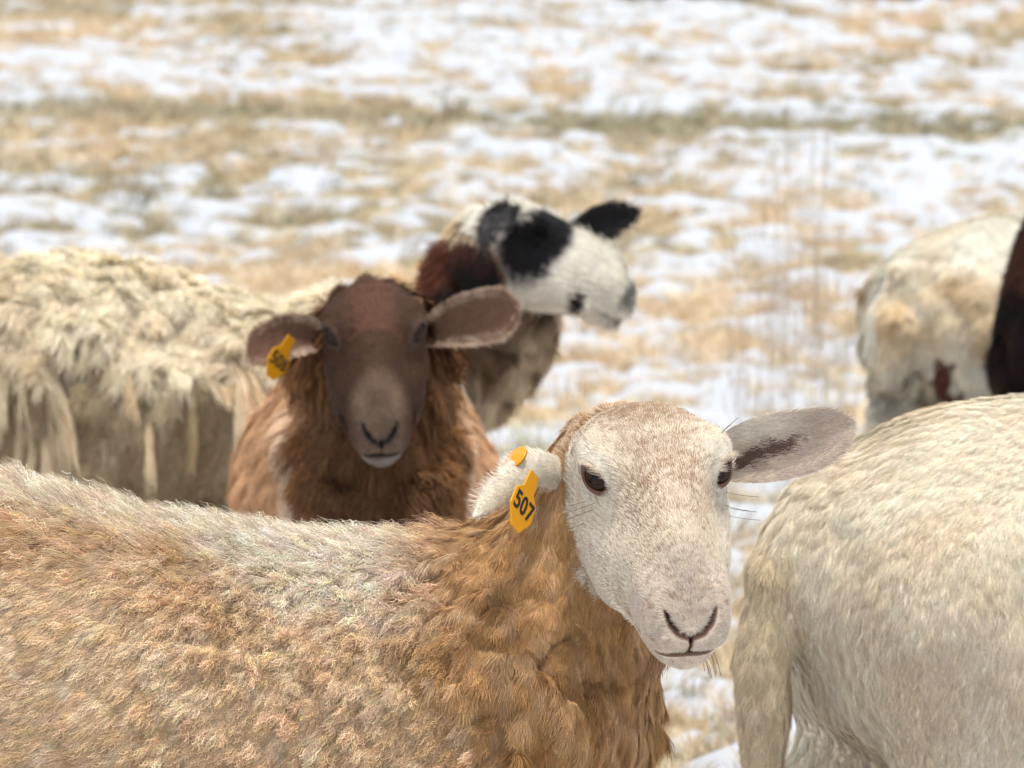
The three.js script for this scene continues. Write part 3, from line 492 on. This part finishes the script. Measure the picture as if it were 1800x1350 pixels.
const cfgB = {
  name: 'sheep_001', label: 'dark brown sheep facing the camera with spread ears, behind the tan back',
  base: [-0.20, -7.68], turn: -1.52, dark: true, cell: 0.009, headCell: 0.0026,
  torso: [[-0.50, 0.52, 0.47, 0.03], [-0.46, 0.60, 0.40, 0.11], [-0.38, 0.645, 0.34, 0.14], [-0.25, 0.655, 0.32, 0.15], [0, 0.645, 0.29, 0.145], [0.15, 0.64, 0.28, 0.128], [0.25, 0.62, 0.29, 0.108], [0.33, 0.57, 0.31, 0.08], [0.385, 0.50, 0.36, 0.06], [0.40, 0.46, 0.42, 0.02]],
  neck: [[[0.25, 0.46, 0], 0.115], [at(664, 800, 7.37), 0.098], [at(656, 640, 7.33), 0.074], [at(660, 580, 7.29), 0.06]],
  tail: [[[-0.48, 0.56, 0], 0.04], [[-0.53, 0.45, 0], 0.035], [[-0.53, 0.28, 0], 0.02]],
  lumps: (x, y, z) => 0.012 * (vnoise(x * 22, y * 22, z * 22, 3) - 0.5) + (x > 0.2 && Math.abs(z) < 0.12 ? 0.018 * (vnoise(x * 40 + 3, y * 9, z * 55, 7) - 0.5) : 0),
  head: { at: at(660, 618, 7.24), f: camDir(0.055, -0.59, 0.80), l: camDir(0.998, 0.045, -0.03), narrow: 0.93 },
  shoulder: [0.075, 0.075], hip: [0.42, 0.095], legWide: 0.85, taper: 0.42,
  ears: [
    { pts: [[748, 590, 7.29], [800, 566, 7.28], [860, 552, 7.27], [914, 543, 7.27]], across: [[0.05, 1, 0.05], [-0.1, 1, 0.1], [-0.2, 1, 0.1], [0, 1, 0.1]], width: [0.022, 0.030, 0.035, 0.036, 0.031, 0.001], cup: [1.5, 1.0, 0.75, 0.6, 0.5, 0.4], open: 1 },
    { pts: [[572, 598, 7.29], [525, 590, 7.27], [480, 604, 7.25], [437, 637, 7.23]], across: [[0, -1, 0.0], [0.1, -1, 0.1], [0.35, -0.9, 0.15], [0.5, -0.8, 0.15]], width: [0.020, 0.028, 0.032, 0.031, 0.027, 0.001], cup: [1.5, 1.2, 0.95, 0.8, 0.6, 0.4], open: 0 },
  ],
  density: { body: 60000, head: 110000, ear0: 110000, ear1: 110000 },
  skin: (i) => { if (i.kind.startsWith('ear')) return i.kind === 'ear0' ? [0.10, 0.05, 0.04] : [0.3, 0.2, 0.14]; return faceW(i) > 0.5 ? mix3([0.09, 0.055, 0.04], pigment(i.h) > 0 && pigment.eye > 0 ? [0.045, 0.026, 0.019] : [0.010, 0.007, 0.006], pigment(i.h)) : colB(i); },
  coat: (i, s) => {
    if (i.kind.startsWith('ear')) {
      const inner = i.kind === 'ear0', comb = i.dir(s.ear.open ? 1 : -1, -0.1, -0.2);
      return { tuft: 'face', len: inner ? 0.009 : 0.007, lift: 0.35, wide: 1.3, comb, jitter: 0.35, col: jit(inner ? mix3([0.26, 0.145, 0.10], [0.72, 0.56, 0.42], i.rim) : [0.58, 0.42, 0.30], 0.2) };
    }
    if (faceW(i) > rnd() * 0.6 + 0.2) {
      const pg = pigment(i.h, 0.0022); if (pg > 0.25) return null;
      const [l, u, f] = i.h, e = Math.hypot(Math.abs(l) - 0.062, u - 0.041, f - 0.02), mz = sstep(0.11, 0.15, f) * sstep(0.045, 0.02, Math.abs(l));
      let c = mix3(Bcol.face, Bcol.grey, clamp(0.08 + mz * 0.9 + 0.12 * sstep(0.035, 0.02, e))); if (u < -0.026 && f > 0.15) c = [0.30, 0.25, 0.22];
      if (u > 0.045 && Math.abs(l) < 0.03 && f < 0.05) c = mix3(c, [0.16, 0.075, 0.05], 0.5);
      return { tuft: 'face', len: mix(0.011, 0.006, sstep(0.11, 0.16, f)) * (0.45 + 0.55 * sstep(0.02, 0.04, e)), lift: 0.3, wide: 1.3, comb: faceComb(i), jitter: 0.3, col: jit(c, 0.18) };
    }
    const c = colB(i), r = bruff(i), poll = i.kind === 'head' && i.h[1] > 0.02;
    if (poll) return { tuft: 'hair', len: 0.022, lift: 0.5, wide: 1.5, comb: i.dir(0, 0.2, -1), jitter: 0.4, col: jit([0.12, 0.062, 0.042], 0.2) };
    const o = clumpTo(i, { tuft: r > 0.5 ? 'lock' : 'hair', len: r > 0.5 ? 0.05 : 0.03, lift: r > 0.5 ? 0.6 : 0.35, wide: 1.4, comb: [-0.35, -1, i.p.z * 2.5], jitter: 0.25 }, r > 0.5 ? 0.03 : 0.02, r > 0.5 ? 1.2 : 0.5, 70);
    o.len *= 1.15 - 0.5 * o.edge * o.edge; o.lift *= 1.3 - 0.7 * o.edge; o.col = jit(c, 0.16); return o;
  },
};
const B = buildSheep(cfgB);
earTag(B.root, { top: at(508, 600, 7.235), down: camDir(-0.46, -0.86, 0.25), across: camDir(0.62, -0.40, -0.68), str: '508', stud: at(512, 566, 7.27), studN: camDir(-0.3, 0.8, -0.3), size: 0.95, label: 'narrow yellow ear tag with dark blurred digits' });

// ---------------------------------------------------------------- the shaggy spotted sheep further back
const Ccol = { white: [0.93, 0.89, 0.80], cream: [0.88, 0.76, 0.55], wool: [0.93, 0.86, 0.72], gold: [0.78, 0.55, 0.28], flank: [0.55, 0.43, 0.28], black: [0.018, 0.017, 0.020], rust: [0.17, 0.055, 0.03] };
const RUST = at(826, 474, 8.5).sub(V(-0.44, 0, -8.55)).applyAxisAngle(V(0, 1, 0), 0.06);
const cfgC = {
  name: 'sheep_002', label: 'shaggy cream sheep in profile with a black patch over its eye',
  base: [-0.44, -8.55], turn: -0.06, cell: 0.010, headCell: 0.003,
  torso: [[-0.52, 0.56, 0.50, 0.03], [-0.48, 0.64, 0.42, 0.11], [-0.40, 0.695, 0.36, 0.16], [-0.27, 0.712, 0.315, 0.185], [-0.16, 0.69, 0.305, 0.195], [-0.02, 0.655, 0.30, 0.195], [0.08, 0.64, 0.30, 0.18], [0.18, 0.655, 0.305, 0.155], [0.29, 0.64, 0.34, 0.12], [0.37, 0.58, 0.39, 0.07], [0.40, 0.50, 0.46, 0.02]],
  neck: [[[0.28, 0.52, 0], 0.12], [at(850, 560, 8.55), 0.098], [at(885, 470, 8.52), 0.076], [at(905, 435, 8.48), 0.065]],
  tail: [[[-0.50, 0.58, 0], 0.04], [[-0.55, 0.45, 0], 0.035], [[-0.55, 0.28, 0], 0.02]],
  legWide: 1.1, leg: 1.05,
  lumps: (x, y, z) => 0.03 * (vnoise(x * 13, y * 13, z * 13, 13) - 0.5) + 0.03 * (vnoise(x * 30, y * 18, z * 30, 14) - 0.5),
  head: { at: at(928, 441, 8.42), f: camDir(0.885, -0.42, 0.14), l: camDir(0.14, 0.05, -0.98), scale: 0.95 },
  ears: [
    { pts: [[1010, 405, 8.56], [1045, 392, 8.58], [1085, 380, 8.60], [1118, 374, 8.61]], across: [[0, 1, 0.1], [0, 1, 0.1], [0.1, 1, 0.1], [0.3, 1, 0.1]], width: [0.022, 0.030, 0.030, 0.024, 0.012, 0.001], cup: [1.3, 1.0, 0.8, 0.7, 0.6, 0.4], open: 1 },
    { pts: [[908, 384, 8.36], [880, 382, 8.33], [862, 402, 8.31], [852, 438, 8.30]], across: [[0, -1, 0.1], [0.4, -0.9, 0.1], [0.85, -0.5, 0.1], [0.95, -0.3, 0.1]], width: [0.013, 0.015, 0.016, 0.014, 0.010, 0.001], cup: [1.4, 1.2, 1.0, 0.8, 0.7, 0.5], open: 0 },
  ],
  density: { body: 52000, head: 90000, ear0: 90000, ear1: 90000 },
  patch: (h) => h[0] > 0.03 ? 9 : Math.hypot((h[1] - 0.020 - 0.25 * (h[2] - 0.02)) / 1.2, (h[2] - 0.020) / 0.92) + 0.012 * (fbm(h[1] * 40, h[2] * 40, 3, 77) - 0.5),
  skin: (i) => {
    if (i.kind.startsWith('ear')) return Ccol.black;
    if (faceW(i) > 0.5) return cfgC.patch(i.h) < 0.049 ? Ccol.black : mix3([0.6, 0.5, 0.4], Ccol.black, Math.max(pigment(i.h) * sstep(0.1, 0.13, i.h[2]), 0));
    return i.p.y > 0.54 ? Ccol.cream : Ccol.flank;
  },
  coat: (i, s) => {
    if (i.kind.startsWith('ear')) { const inner = i.kind === 'ear0'; return { tuft: 'face', len: 0.011, lift: 0.4, wide: 1.6, comb: i.dir(s.ear.open ? 1 : -1, 0, -0.2), col: jit(inner && !s.ear.open && i.rim < 0.5 ? [0.17, 0.16, 0.165] : Ccol.black, 0.3) }; }
    if (faceW(i) > rnd() * 0.6 + 0.2 && i.h[2] + 0.75 * i.h[1] > -0.05 + 0.02 * (rnd() - 0.5)) {
      const [l, u, f] = i.h; if (pigment(i.h) > 0.25 && f > 0.1) return null;
      const d = cfgC.patch(i.h), mouth = Math.hypot(u + 0.036, f - 0.118), grey = sstep(0.066, 0.052, d) * 0.7;
      let c = mix3(Ccol.white, [0.25, 0.24, 0.24], grey * (u < 0.01 ? 1 : 0.4)); if (d < 0.049) c = Ccol.black;
      if (mouth < 0.011) c = [0.02, 0.018, 0.02]; if ((f > 0.181 && u > -0.008) || (f > 0.165 && u < -0.030 && u > -0.040)) c = mix3(c, [0.10, 0.10, 0.11], 0.75);
      return { tuft: 'face', len: 0.012, lift: 0.35, wide: 1.6, comb: faceComb(i), col: jit(c, 0.12) };
    }
    const n1 = fbm(i.p.x * 10, i.p.y * 10, i.p.z * 10, 91), neck = sstep(0.18, 0.30, i.p.x), rust = Math.hypot(i.p.x - RUST.x, (i.p.y - RUST.y) / 0.9) / 0.052;
    if (neck > 0.3 && rust < 1 + 0.4 * (n1 - 0.5)) return { tuft: 'hair', len: 0.035, lift: 0.8, wide: 1.8, comb: [-0.6, -0.7, i.p.z * 3], col: jit(mix3(Ccol.rust, Ccol.black, sstep(0.45, 0.62, n1)), 0.25) };
    if (i.h && i.h[1] > -0.005 && i.h[2] > -0.17 && i.kind !== 'x') return { tuft: 'hair', len: 0.02, lift: 0.4, wide: 1.8, comb: i.dir(0, -0.2, -1), col: jit(mix3(Ccol.white, Ccol.cream, sstep(-0.10, -0.16, i.h[2])), 0.12) };
    const throat = neck > 0.5 && i.h && i.p.x > 0.36;
    if (throat) return { tuft: 'lock', len: 0.035, lift: 0.35, wide: 1.4, comb: [-0.2, -1, 0], col: jit(mix3([0.64, 0.52, 0.37], [0.2, 0.13, 0.08], sstep(0.42, 0.6, n1)), 0.2) };
    const edgeY = 0.545 + 0.22 * (fbm(i.p.x * 11, 1, i.p.z * 3, 17) - 0.5) + 0.03 * neck, up = sstep(0.6, 0.9, i.n.y);
    const o = clumpTo(i, { tuft: 'lock', len: 0.05, lift: 0.75, wide: 1.6, comb: [-0.25, -1, i.p.z * 2], jitter: 0.3 }, 0.035, 1.3, 95);
    const warm = neck * 0.7 + 0.25 * n1;
    if (i.p.y > edgeY) { o.len = 0.030 * (1.25 - 0.6 * o.edge); o.lift = mix(0.8, 1.1, up) * (1.3 - 0.6 * o.edge); o.tuft = 'wool'; if (i.p.y < edgeY + 0.09 && rnd() < 0.75) { o.tuft = 'lock'; o.len = rr(0.045, 0.085) * (1.2 - 0.5 * o.edge); o.lift = 0.28; o.wide = 0.55; o.jitter = 0.12; } o.col = jit(mix3(mix3(Ccol.wool, Ccol.cream, 0.6 * n1), Ccol.gold, clamp(warm - 0.15 + (o.id < 0.3 ? 0.15 : 0))), 0.12); if (n1 > 0.56) o.col = mix3(o.col, Ccol.flank, 0.5 * sstep(0.56, 0.68, n1)); return o; }
    // below: bare, felted flank with long locks hanging over it
    const w = worley(i.p.x / 0.024, i.p.y / 0.09, i.p.z / 0.03, 131), hang = w.id < 0.42 + 0.5 * sstep(edgeY - 0.09, edgeY, i.p.y) && w.f1 < 0.42;
    if (hang && i.p.y > 0.42 + 0.06 * w.id) return { tuft: 'lock', len: 0.04 + 0.11 * ((w.id * 7.3) % 1), lift: 0.42, wide: 0.28, comb: [(w.x * 0.024 - i.p.x) * 12, -1, (w.z * 0.03 - i.p.z) * 12], jitter: 0.06, col: jit(mix3(Ccol.wool, Ccol.gold, 0.15 + 0.6 * w.id), 0.12) };
    o.tuft = 'hair'; o.len = 0.03; o.lift = 0.3; o.col = jit(mix3(Ccol.flank, [0.56, 0.47, 0.33], clamp(n1 * 1.6 - 0.6)), 0.15); return o;
  },
};
const C = buildSheep(cfgC);

// ---------------------------------------------------------------- the cream sheep on the right, seen from behind
const Dcol = { cream: [0.92, 0.84, 0.70], white: [0.94, 0.91, 0.83], beige: [0.80, 0.67, 0.50], stain: [0.50, 0.40, 0.26], tail: [0.84, 0.69, 0.46] };
const DST = at(1562, 768, 5.85).sub(V(0.738, 0, -5.97)).applyAxisAngle(V(0, 1, 0), -0.42);   // an old stain by the hip
const cfgD = {
  name: 'sheep_003', label: 'cream sheep at the right edge, rump and hanging tail towards the camera',
  base: [0.738, -5.97], turn: 0.42, hip: [0.47, 0.118], thigh: 0.102, cell: 0.008,
  torso: [[-0.46, 0.55, 0.45, 0.05], [-0.44, 0.60, 0.38, 0.10], [-0.37, 0.662, 0.34, 0.15], [-0.25, 0.693, 0.31, 0.175], [-0.1, 0.694, 0.285, 0.195], [0.1, 0.687, 0.28, 0.185], [0.25, 0.65, 0.29, 0.15], [0.36, 0.58, 0.33, 0.10], [0.42, 0.48, 0.42, 0.02]],
  neck: [[[0.28, 0.52, 0], 0.12], [[0.46, 0.66, 0.02], 0.09], [[0.52, 0.72, 0.02], 0.07]],
  head: { at: V(1.318, 0.71, -6.27), f: V(0.80, -0.45, -0.35), l: V(-0.35, 0, -0.9) },
  tail: [[[-0.44, 0.57, 0], 0.055], [[-0.495, 0.515, 0], 0.036], [[-0.518, 0.42, 0], 0.026], [[-0.515, 0.25, 0], 0.022], [[-0.505, 0.18, 0], 0.014]], tailBlend: 0.004,
  headCell: 0.005, legShift: [[0.02, 0], [0.045, 0]],
  ears: PLAIN_EARS, density: { body: 210000, head: 20000 },
  lumps: (x, y, z) => 0.008 * (vnoise(x * 16, y * 16, z * 16, 23) - 0.5),
  skin: (i) => Dcol.cream,
  coat: (i) => {
    if (i.kind !== 'body') return { tuft: 'hair', len: i.kind === 'head' ? 0.014 : 0.008, lift: 0.3, wide: 2, comb: [-1, -0.3, 0], col: jit(Dcol.cream, 0.1) };
    const n1 = fbm(i.p.x * 12, i.p.y * 12, i.p.z * 12, 201), n2 = fbm(i.p.x * 5, i.p.y * 5, i.p.z * 5, 211), n3 = fbm(i.p.x * 30, i.p.y * 14, i.p.z * 30, 221);
    let td = 9; for (let k = 1; k + 1 < cfgD.tail.length; k++) td = Math.min(td, cone(i.p.x, i.p.y, i.p.z, cfgD.tail[k][0], cfgD.tail[k + 1][0], cfgD.tail[k][1], cfgD.tail[k + 1][1]));
    const tail = sstep(0.016, 0.004, td);
    let c = mix3(Dcol.cream, Dcol.beige, clamp(n1 * 1.6 - 0.5)); c = mix3(c, Dcol.stain, 0.3 * sstep(0.58, 0.72, n2) + 0.15 * sstep(0.6, 0.75, n3)); c = mix3(c, [0.36, 0.33, 0.2], 0.6 * sstep(0.05, 0.01, Math.hypot(i.p.x - DST.x, i.p.y - DST.y, (i.p.z - DST.z) * 0.5) + 0.05 * (n3 - 0.3))); c = mix3(c, mix3(Dcol.tail, Dcol.stain, clamp(n3 * 2 - 1.0)), tail * 0.6);
    const down = sstep(0.64, 0.52, i.p.y), o = clumpTo(i, { tuft: 'hair', len: 0.0165, lift: 0.34, wide: 1.1, tall: 1.6, comb: [-1 + 0.85 * down, -0.35 - 0.65 * down, i.p.z * 2 * (1 - down)], jitter: 0.35 }, 0.013, 0.7, 80);
    if (tail > 0.5) { o.len = 0.02; o.lift = 0.3; }
    o.len *= 1.2 - 0.45 * o.edge; o.lift *= 1.3 - 0.65 * o.edge; o.col = jit(mix3(c, o.id < 0.5 ? Dcol.stain : Dcol.white, 0.25 * Math.abs(o.id - 0.5)), 0.16); return o;
  },
};
const D = buildSheep(cfgD);

// ---------------------------------------------------------------- two more behind it: a cream rump and a dark brown one
const cfgE = {
  name: 'sheep_004', label: 'blurred cream sheep with matted rump, standing behind on the right',
  base: [1.11, -10.75], turn: 0.75, cell: 0.011,
  torso: [[-0.46, 0.56, 0.46, 0.05], [-0.44, 0.62, 0.39, 0.11], [-0.37, 0.672, 0.35, 0.155], [-0.25, 0.695, 0.33, 0.175], [-0.1, 0.69, 0.31, 0.19], [0.1, 0.68, 0.30, 0.18], [0.25, 0.66, 0.31, 0.145], [0.36, 0.58, 0.34, 0.10], [0.42, 0.48, 0.42, 0.02]],
  neck: [[[0.28, 0.54, 0], 0.12], [[0.46, 0.66, 0], 0.09], [[0.54, 0.74, 0], 0.07]],
  head: { at: V(1.55, 0.80, -11.15), f: V(0.80, -0.4, -0.45), l: V(-0.45, 0, -0.9) }, headCell: 0.006,
  tail: [[[-0.43, 0.58, 0], 0.05], [[-0.48, 0.50, -0.01], 0.042], [[-0.505, 0.40, -0.02], 0.026], [[-0.515, 0.31, -0.03], 0.009]],
  ears: PLAIN_EARS, density: { body: 34000 },
  lumps: (x, y, z) => 0.012 * (vnoise(x * 16, y * 16, z * 16, 33) - 0.5) + sstep(-0.36, -0.42, x) * 0.018 * (vnoise(x * 30, y * 18, z * 30, 34) - 0.5),
  skin: (i) => Dcol.cream,
  coat: (i) => {
    if (i.kind !== 'body') return { tuft: 'hair', len: i.kind === 'head' ? 0.016 : 0.009, lift: 0.3, wide: 2, comb: [-1, -0.3, 0], col: jit(Dcol.cream, 0.1) };
    const n1 = fbm(i.p.x * 12, i.p.y * 12, i.p.z * 12, 301), mat = sstep(-0.36, -0.41, i.p.x) * sstep(0.66, 0.6, i.p.y);
    let c = mix3([0.93, 0.89, 0.79], [0.86, 0.77, 0.60], clamp(n1 * 2 - 0.9)); c = mix3(c, [0.74, 0.58, 0.36], mat * clamp(n1 * 2.4 - 0.95)); c = mix3(c, [0.17, 0.15, 0.12], sstep(0.40, 0.385, i.p.y) * sstep(0.335, 0.35, i.p.y) * clamp(n1 * 2.4 - 0.5));
    if (Math.hypot((i.p.y - 0.40) / 0.07, (i.p.z - 0.075) / 0.022) < 1 && i.p.x < -0.3) c = [0.12, 0.045, 0.03];
    const o = clumpTo(i, { tuft: mat > 0.5 ? 'lock' : 'hair', len: mat > 0.5 ? 0.04 : 0.026, lift: 0.35, wide: 1.8, comb: [-0.3, -1, 0], jitter: 0.2 }, 0.03, 0.6, 85);
    o.lift *= 1.3 - 0.6 * o.edge; o.col = jit(c, 0.12); return o;
  },
};
const E = buildSheep(cfgE);
const cfgF = {
  name: 'sheep_005', label: 'dark brown sheep cut off by the right edge of the picture',
  base: [1.418, -10.0], turn: 0.15, dark: true, cell: 0.012,
  torso: [[-0.52, 0.47, 0.42, 0.05], [-0.505, 0.55, 0.38, 0.10], [-0.47, 0.69, 0.35, 0.14], [-0.42, 0.765, 0.33, 0.16], [-0.25, 0.79, 0.32, 0.18], [-0.1, 0.745, 0.30, 0.19], [0.1, 0.73, 0.30, 0.18], [0.25, 0.70, 0.31, 0.145], [0.36, 0.60, 0.34, 0.10], [0.42, 0.48, 0.42, 0.02]],
  neck: [[[0.28, 0.56, 0], 0.12], [[0.46, 0.70, 0], 0.09], [[0.54, 0.76, 0], 0.07]],
  head: { at: V(2.03, 0.82, -10.1), f: V(0.95, -0.45, -0.1), l: V(-0.1, 0, -1) }, headCell: 0.006,
  tail: [[[-0.45, 0.60, 0], 0.05], [[-0.49, 0.48, 0], 0.035], [[-0.49, 0.30, 0], 0.02]],
  ears: PLAIN_EARS, density: { body: 30000 }, lumps: (x, y, z) => 0.012 * (vnoise(x * 16, y * 16, z * 16, 43) - 0.5),
  skin: (i) => [0.05, 0.025, 0.018],
  coat: (i) => { const n1 = fbm(i.p.x * 9, i.p.y * 9, i.p.z * 9, 401); return { tuft: 'hair', len: 0.045, lift: 0.8, wide: 1.8, comb: [-0.35, -1, 0], jitter: 0.4, col: jit(mix3([0.016, 0.010, 0.009], [0.085, 0.036, 0.021], sstep(0.42, 0.62, n1 + 0.25 * (i.p.y - 0.5))), 0.25) }; },
};
const Fs = buildSheep(cfgF);

// ---------------------------------------------------------------- the pasture: soil and turf, old snow in patches, dry grass
function dataTex(N, f, srgb) { const d = new Uint8Array(N * N * 4); for (let j = 0; j < N; j++) for (let i = 0; i < N; i++) { const c = f(i / N, j / N), k = (j * N + i) * 4; for (let q = 0; q < 3; q++) d[k + q] = clamp(c[q]) * 255; d[k + 3] = 255; } const t = new THREE.DataTexture(d, N, N); t.wrapS = t.wrapT = THREE.RepeatWrapping; t.magFilter = THREE.LinearFilter; if (srgb) t.colorSpace = THREE.SRGBColorSpace; t.needsUpdate = true; return t; }
const gamma = (c) => c.map((x) => Math.pow(Math.max(0, x), 1 / 2.2));
// level where the sheep stand, then a slope that rises to a low crest
const landY = (z) => { const d = -z; const t = Math.max(0, d - 11); const y = 0.082 * (t < 4 ? t * t / 8 : t - 2); return d > 30 ? 0.082 * 17 + 0.082 * 3 * (1 - Math.exp(-(d - 30) / 3)) - 0.0 : y; };
const trackAt = (x, z) => Math.exp(-(((-z - 20.9 + x * 0.12 + 0.25 * (vnoise(x * 0.8, 0, 0, 599) - 0.5)) / 0.42) ** 2)) + 0.6 * Math.exp(-(((-z - 17.0 + x * 0.3) / 0.25) ** 2)) * sstep(0.5, 1.2, Math.abs(x));
const snowAt = (x, z) => {   // depth of snow in metres, below 0 where the turf is bare
  const d = -z, far = sstep(20, 23, d), near = sstep(16, 13, d);
  const a = mix(fbm(x * 5.2, z * 3.2, 3, 501), fbm(x * 2.6, z * 2.0, 4, 505), near), b = fbm(x * 9, z * 10, 7, 511), c = vnoise(x * 0.5, z * 0.4, 2, 521);
  return (a * 0.46 + b * 0.62 + c * 0.22 - 0.642 + -0.005 * far + 0.06 * near - 0.2 * trackAt(x, z)) * 0.20;
};
const tone = (x, z) => clamp(fbm(x * 0.9, z * 0.7, 5, 531) * 1.8 - 0.72 + trackAt(x, z) * 0.9);   // straw 0 .. grey-green 1
const spread = (lo, hi, step, far) => { const o = []; for (let v = lo; v <= hi; v += step) o.push(v); let st = step; while (o[o.length - 1] < far) { st *= 1.35; o.push(o[o.length - 1] + st); } st = step; while (o[0] > -far) { st *= 1.35; o.unshift(o[0] - st); } return o; };
{
  const xs = spread(-6.6, 6.6, 0.055, 500), ds = spread(4.5, 32, 0.05, 500);
  const sheet = (name, height, keepCell, mat, colour) => {
    const pos = [], col = [], idx = [], h = [], X = xs.length;
    for (const d of ds) for (const x of xs) { const y = height(x, -d); h.push(y); pos.push(x, y + landY(-d), -d); col.push(...colour(x, -d)); }
    for (let i = 0; i + 1 < ds.length; i++) for (let j = 0; j + 1 < X; j++) { const a = i * X + j, b = a + 1, c = a + X, d = c + 1; if (keepCell && !(keepCell(h[a]) || keepCell(h[b]) || keepCell(h[c]) || keepCell(h[d]))) continue; idx.push(a, b, c, b, d, c); }
    const g = new THREE.BufferGeometry(); g.setAttribute('position', new THREE.Float32BufferAttribute(pos, 3)); g.setAttribute('color', new THREE.Float32BufferAttribute(col, 3)); g.setIndex(idx); g.computeVertexNormals();
    const m = new THREE.Mesh(g, mat); m.name = name; m.receiveShadow = m.castShadow = true; scene.add(m); return m;
  };
  const turf = Object.assign(new THREE.MeshStandardMaterial({ vertexColors: true, roughness: 1 }), { name: 'turf' });
  const field = sheet('ground', (x, z) => -0.004 + 0.008 * (vnoise(x * 2, z * 2, 0, 541) - 0.5), null, turf, (x, z) => mix3(mix3([0.45, 0.345, 0.225], [0.58, 0.50, 0.39], fbm(x * 6, z * 6, 9, 551) * 1.3 - 0.1), [0.27, 0.26, 0.19], tone(x, z) * 0.8));
  field.userData = { kind: 'structure', label: 'winter pasture of dry tan turf', category: 'ground' };
  const sm = Object.assign(new THREE.MeshPhysicalMaterial({ vertexColors: true, roughness: 0.65, specularIntensity: 0.3 }), { name: 'snow' });
  const snow = sheet('snow', (x, z) => { const t = snowAt(x, z); return t > 0 ? Math.min(0.035, t) + 0.006 * (vnoise(x * 9, z * 9, 1, 561) - 0.5) : Math.max(-0.03, t * 2); }, (y) => y > 0, sm, () => [0.46, 0.49, 0.545]);
  snow.userData = { kind: 'stuff', label: 'thin patches of old snow over the pasture', category: 'snow' };
}
{
  const blade = tuftGeometry({ n: 16, seg: 4, root: 0.6, w0: 0.05, w1: 0.15, rise: 1.0, fan: 0.5, tone: 0.3, wave: 0.03, turns: 0.7, s: 31 });
  const list = { m: [], c: [] }, m4 = new THREE.Matrix4(), e = new THREE.Euler(), qn = new THREE.Quaternion();
  const add = (x, z, sn, L, c) => {
    e.set(0, rnd() * 6.283, 0); qn.setFromEuler(e); m4.compose(V(x, landY(z) + Math.max(0, Math.min(0.035, sn)) - 0.004, z), qn, V(L * 0.7, L * rr(0.5, 1), L * 0.9));
    for (let i = 0; i < 16; i++) list.m.push(m4.elements[i]); list.c.push(...c.map((v) => clamp(v)));
  };
  for (let k = 0; k < 190000; k++) {
    const wide = k >= 90000, d = wide ? rr(2.5, 34) : rr(5.5, 29), x = wide ? rr(-1, 1) * 9 : rr(-1, 1) * (0.9 + d * 0.085), z = -d, sn = snowAt(x, z);
    const cover = sn > 0 ? 0.30 * sstep(0.014, 0.0, sn) + 0.07 : 0.7 * sstep(0.35, 0.6, fbm(x * 3, z * 2.4, 2, 571) + 0.22); if (rnd() > cover) continue;
    const g = tone(x, z) * 0.8, c = jit(mix3(mix3([0.60, 0.46, 0.29], [0.74, 0.65, 0.52], rnd()), mix3([0.22, 0.22, 0.13], [0.42, 0.40, 0.30], rnd()), rnd() < g ? 0.9 : g * 0.4), 0.2);
    add(x, z, sn, rr(0.02, 0.055) * (rnd() < 0.05 ? 2 : 1), c);
  }
  for (let k = 0; k < 900; k++) { const x = k % 2 ? rr(0.55, 1.15) : rr(1.75, 2.9), z = -rr(26.3, 26.9); add(x, z, 0, rr(0.05, 0.12), jit([0.10, 0.075, 0.05], 0.4)); }   // dark weeds near the crest
  const im = new THREE.InstancedMesh(blade, M.hair, list.c.length / 3); im.instanceMatrix.array.set(list.m); im.instanceColor = new THREE.InstancedBufferAttribute(new Float32Array(list.c), 3);
  im.name = 'dry_grass'; im.userData = { kind: 'stuff', label: 'short dry straw-coloured grass poking through the snow', category: 'grass' }; im.castShadow = im.receiveShadow = true; scene.add(im);
  // a stand of thin dead weed stalks behind the sheep
  const weed = new THREE.Group(); weed.name = 'dead_weed'; weed.userData = { label: 'stand of thin dead weed stalks between the spotted and cream sheep', category: 'weed' };
  weed.position.set(0.62, landY(-12.1), -12.1); scene.add(weed);
  const gs = [];
  for (let k = 0; k < 60; k++) {
    const x = rr(-1, 1) * 0.13, z = rr(-1, 1) * 0.14, H = rr(0.3, 1.0) * (1 - 0.3 * Math.abs(x) / 0.13), lx = rr(-0.05, 0.05), lz = rr(-0.06, 0.06);
    gs.push(new THREE.TubeGeometry(new THREE.CatmullRomCurve3([V(x, -0.02, z), V(x + lx * 0.3, H * 0.5, z + lz * 0.3), V(x + lx, H, z + lz)]), 6, rr(0.0004, 0.0009), 4));
    for (let b = 0; b < 3; b++) { const t = rr(0.45, 0.95), s = rr(-1, 1); gs.push(new THREE.TubeGeometry(new THREE.CatmullRomCurve3([V(x + lx * t, H * t, z + lz * t), V(x + lx * t + s * 0.02, H * t + 0.05, z + lz * t), V(x + lx * t + s * 0.03, H * t + rr(0.08, 0.14), z + lz * t)]), 4, 0.0004, 3)); }
  }
  const st = new THREE.Mesh(mergeGeometries(gs), Object.assign(new THREE.MeshStandardMaterial({ color: new THREE.Color().setRGB(0.50, 0.41, 0.32), roughness: 0.9 }), { name: 'dead_stem' })); st.name = 'stems'; st.userData.kind = 'stuff'; st.castShadow = true; weed.add(st);
}
renderer.render(scene, camera);
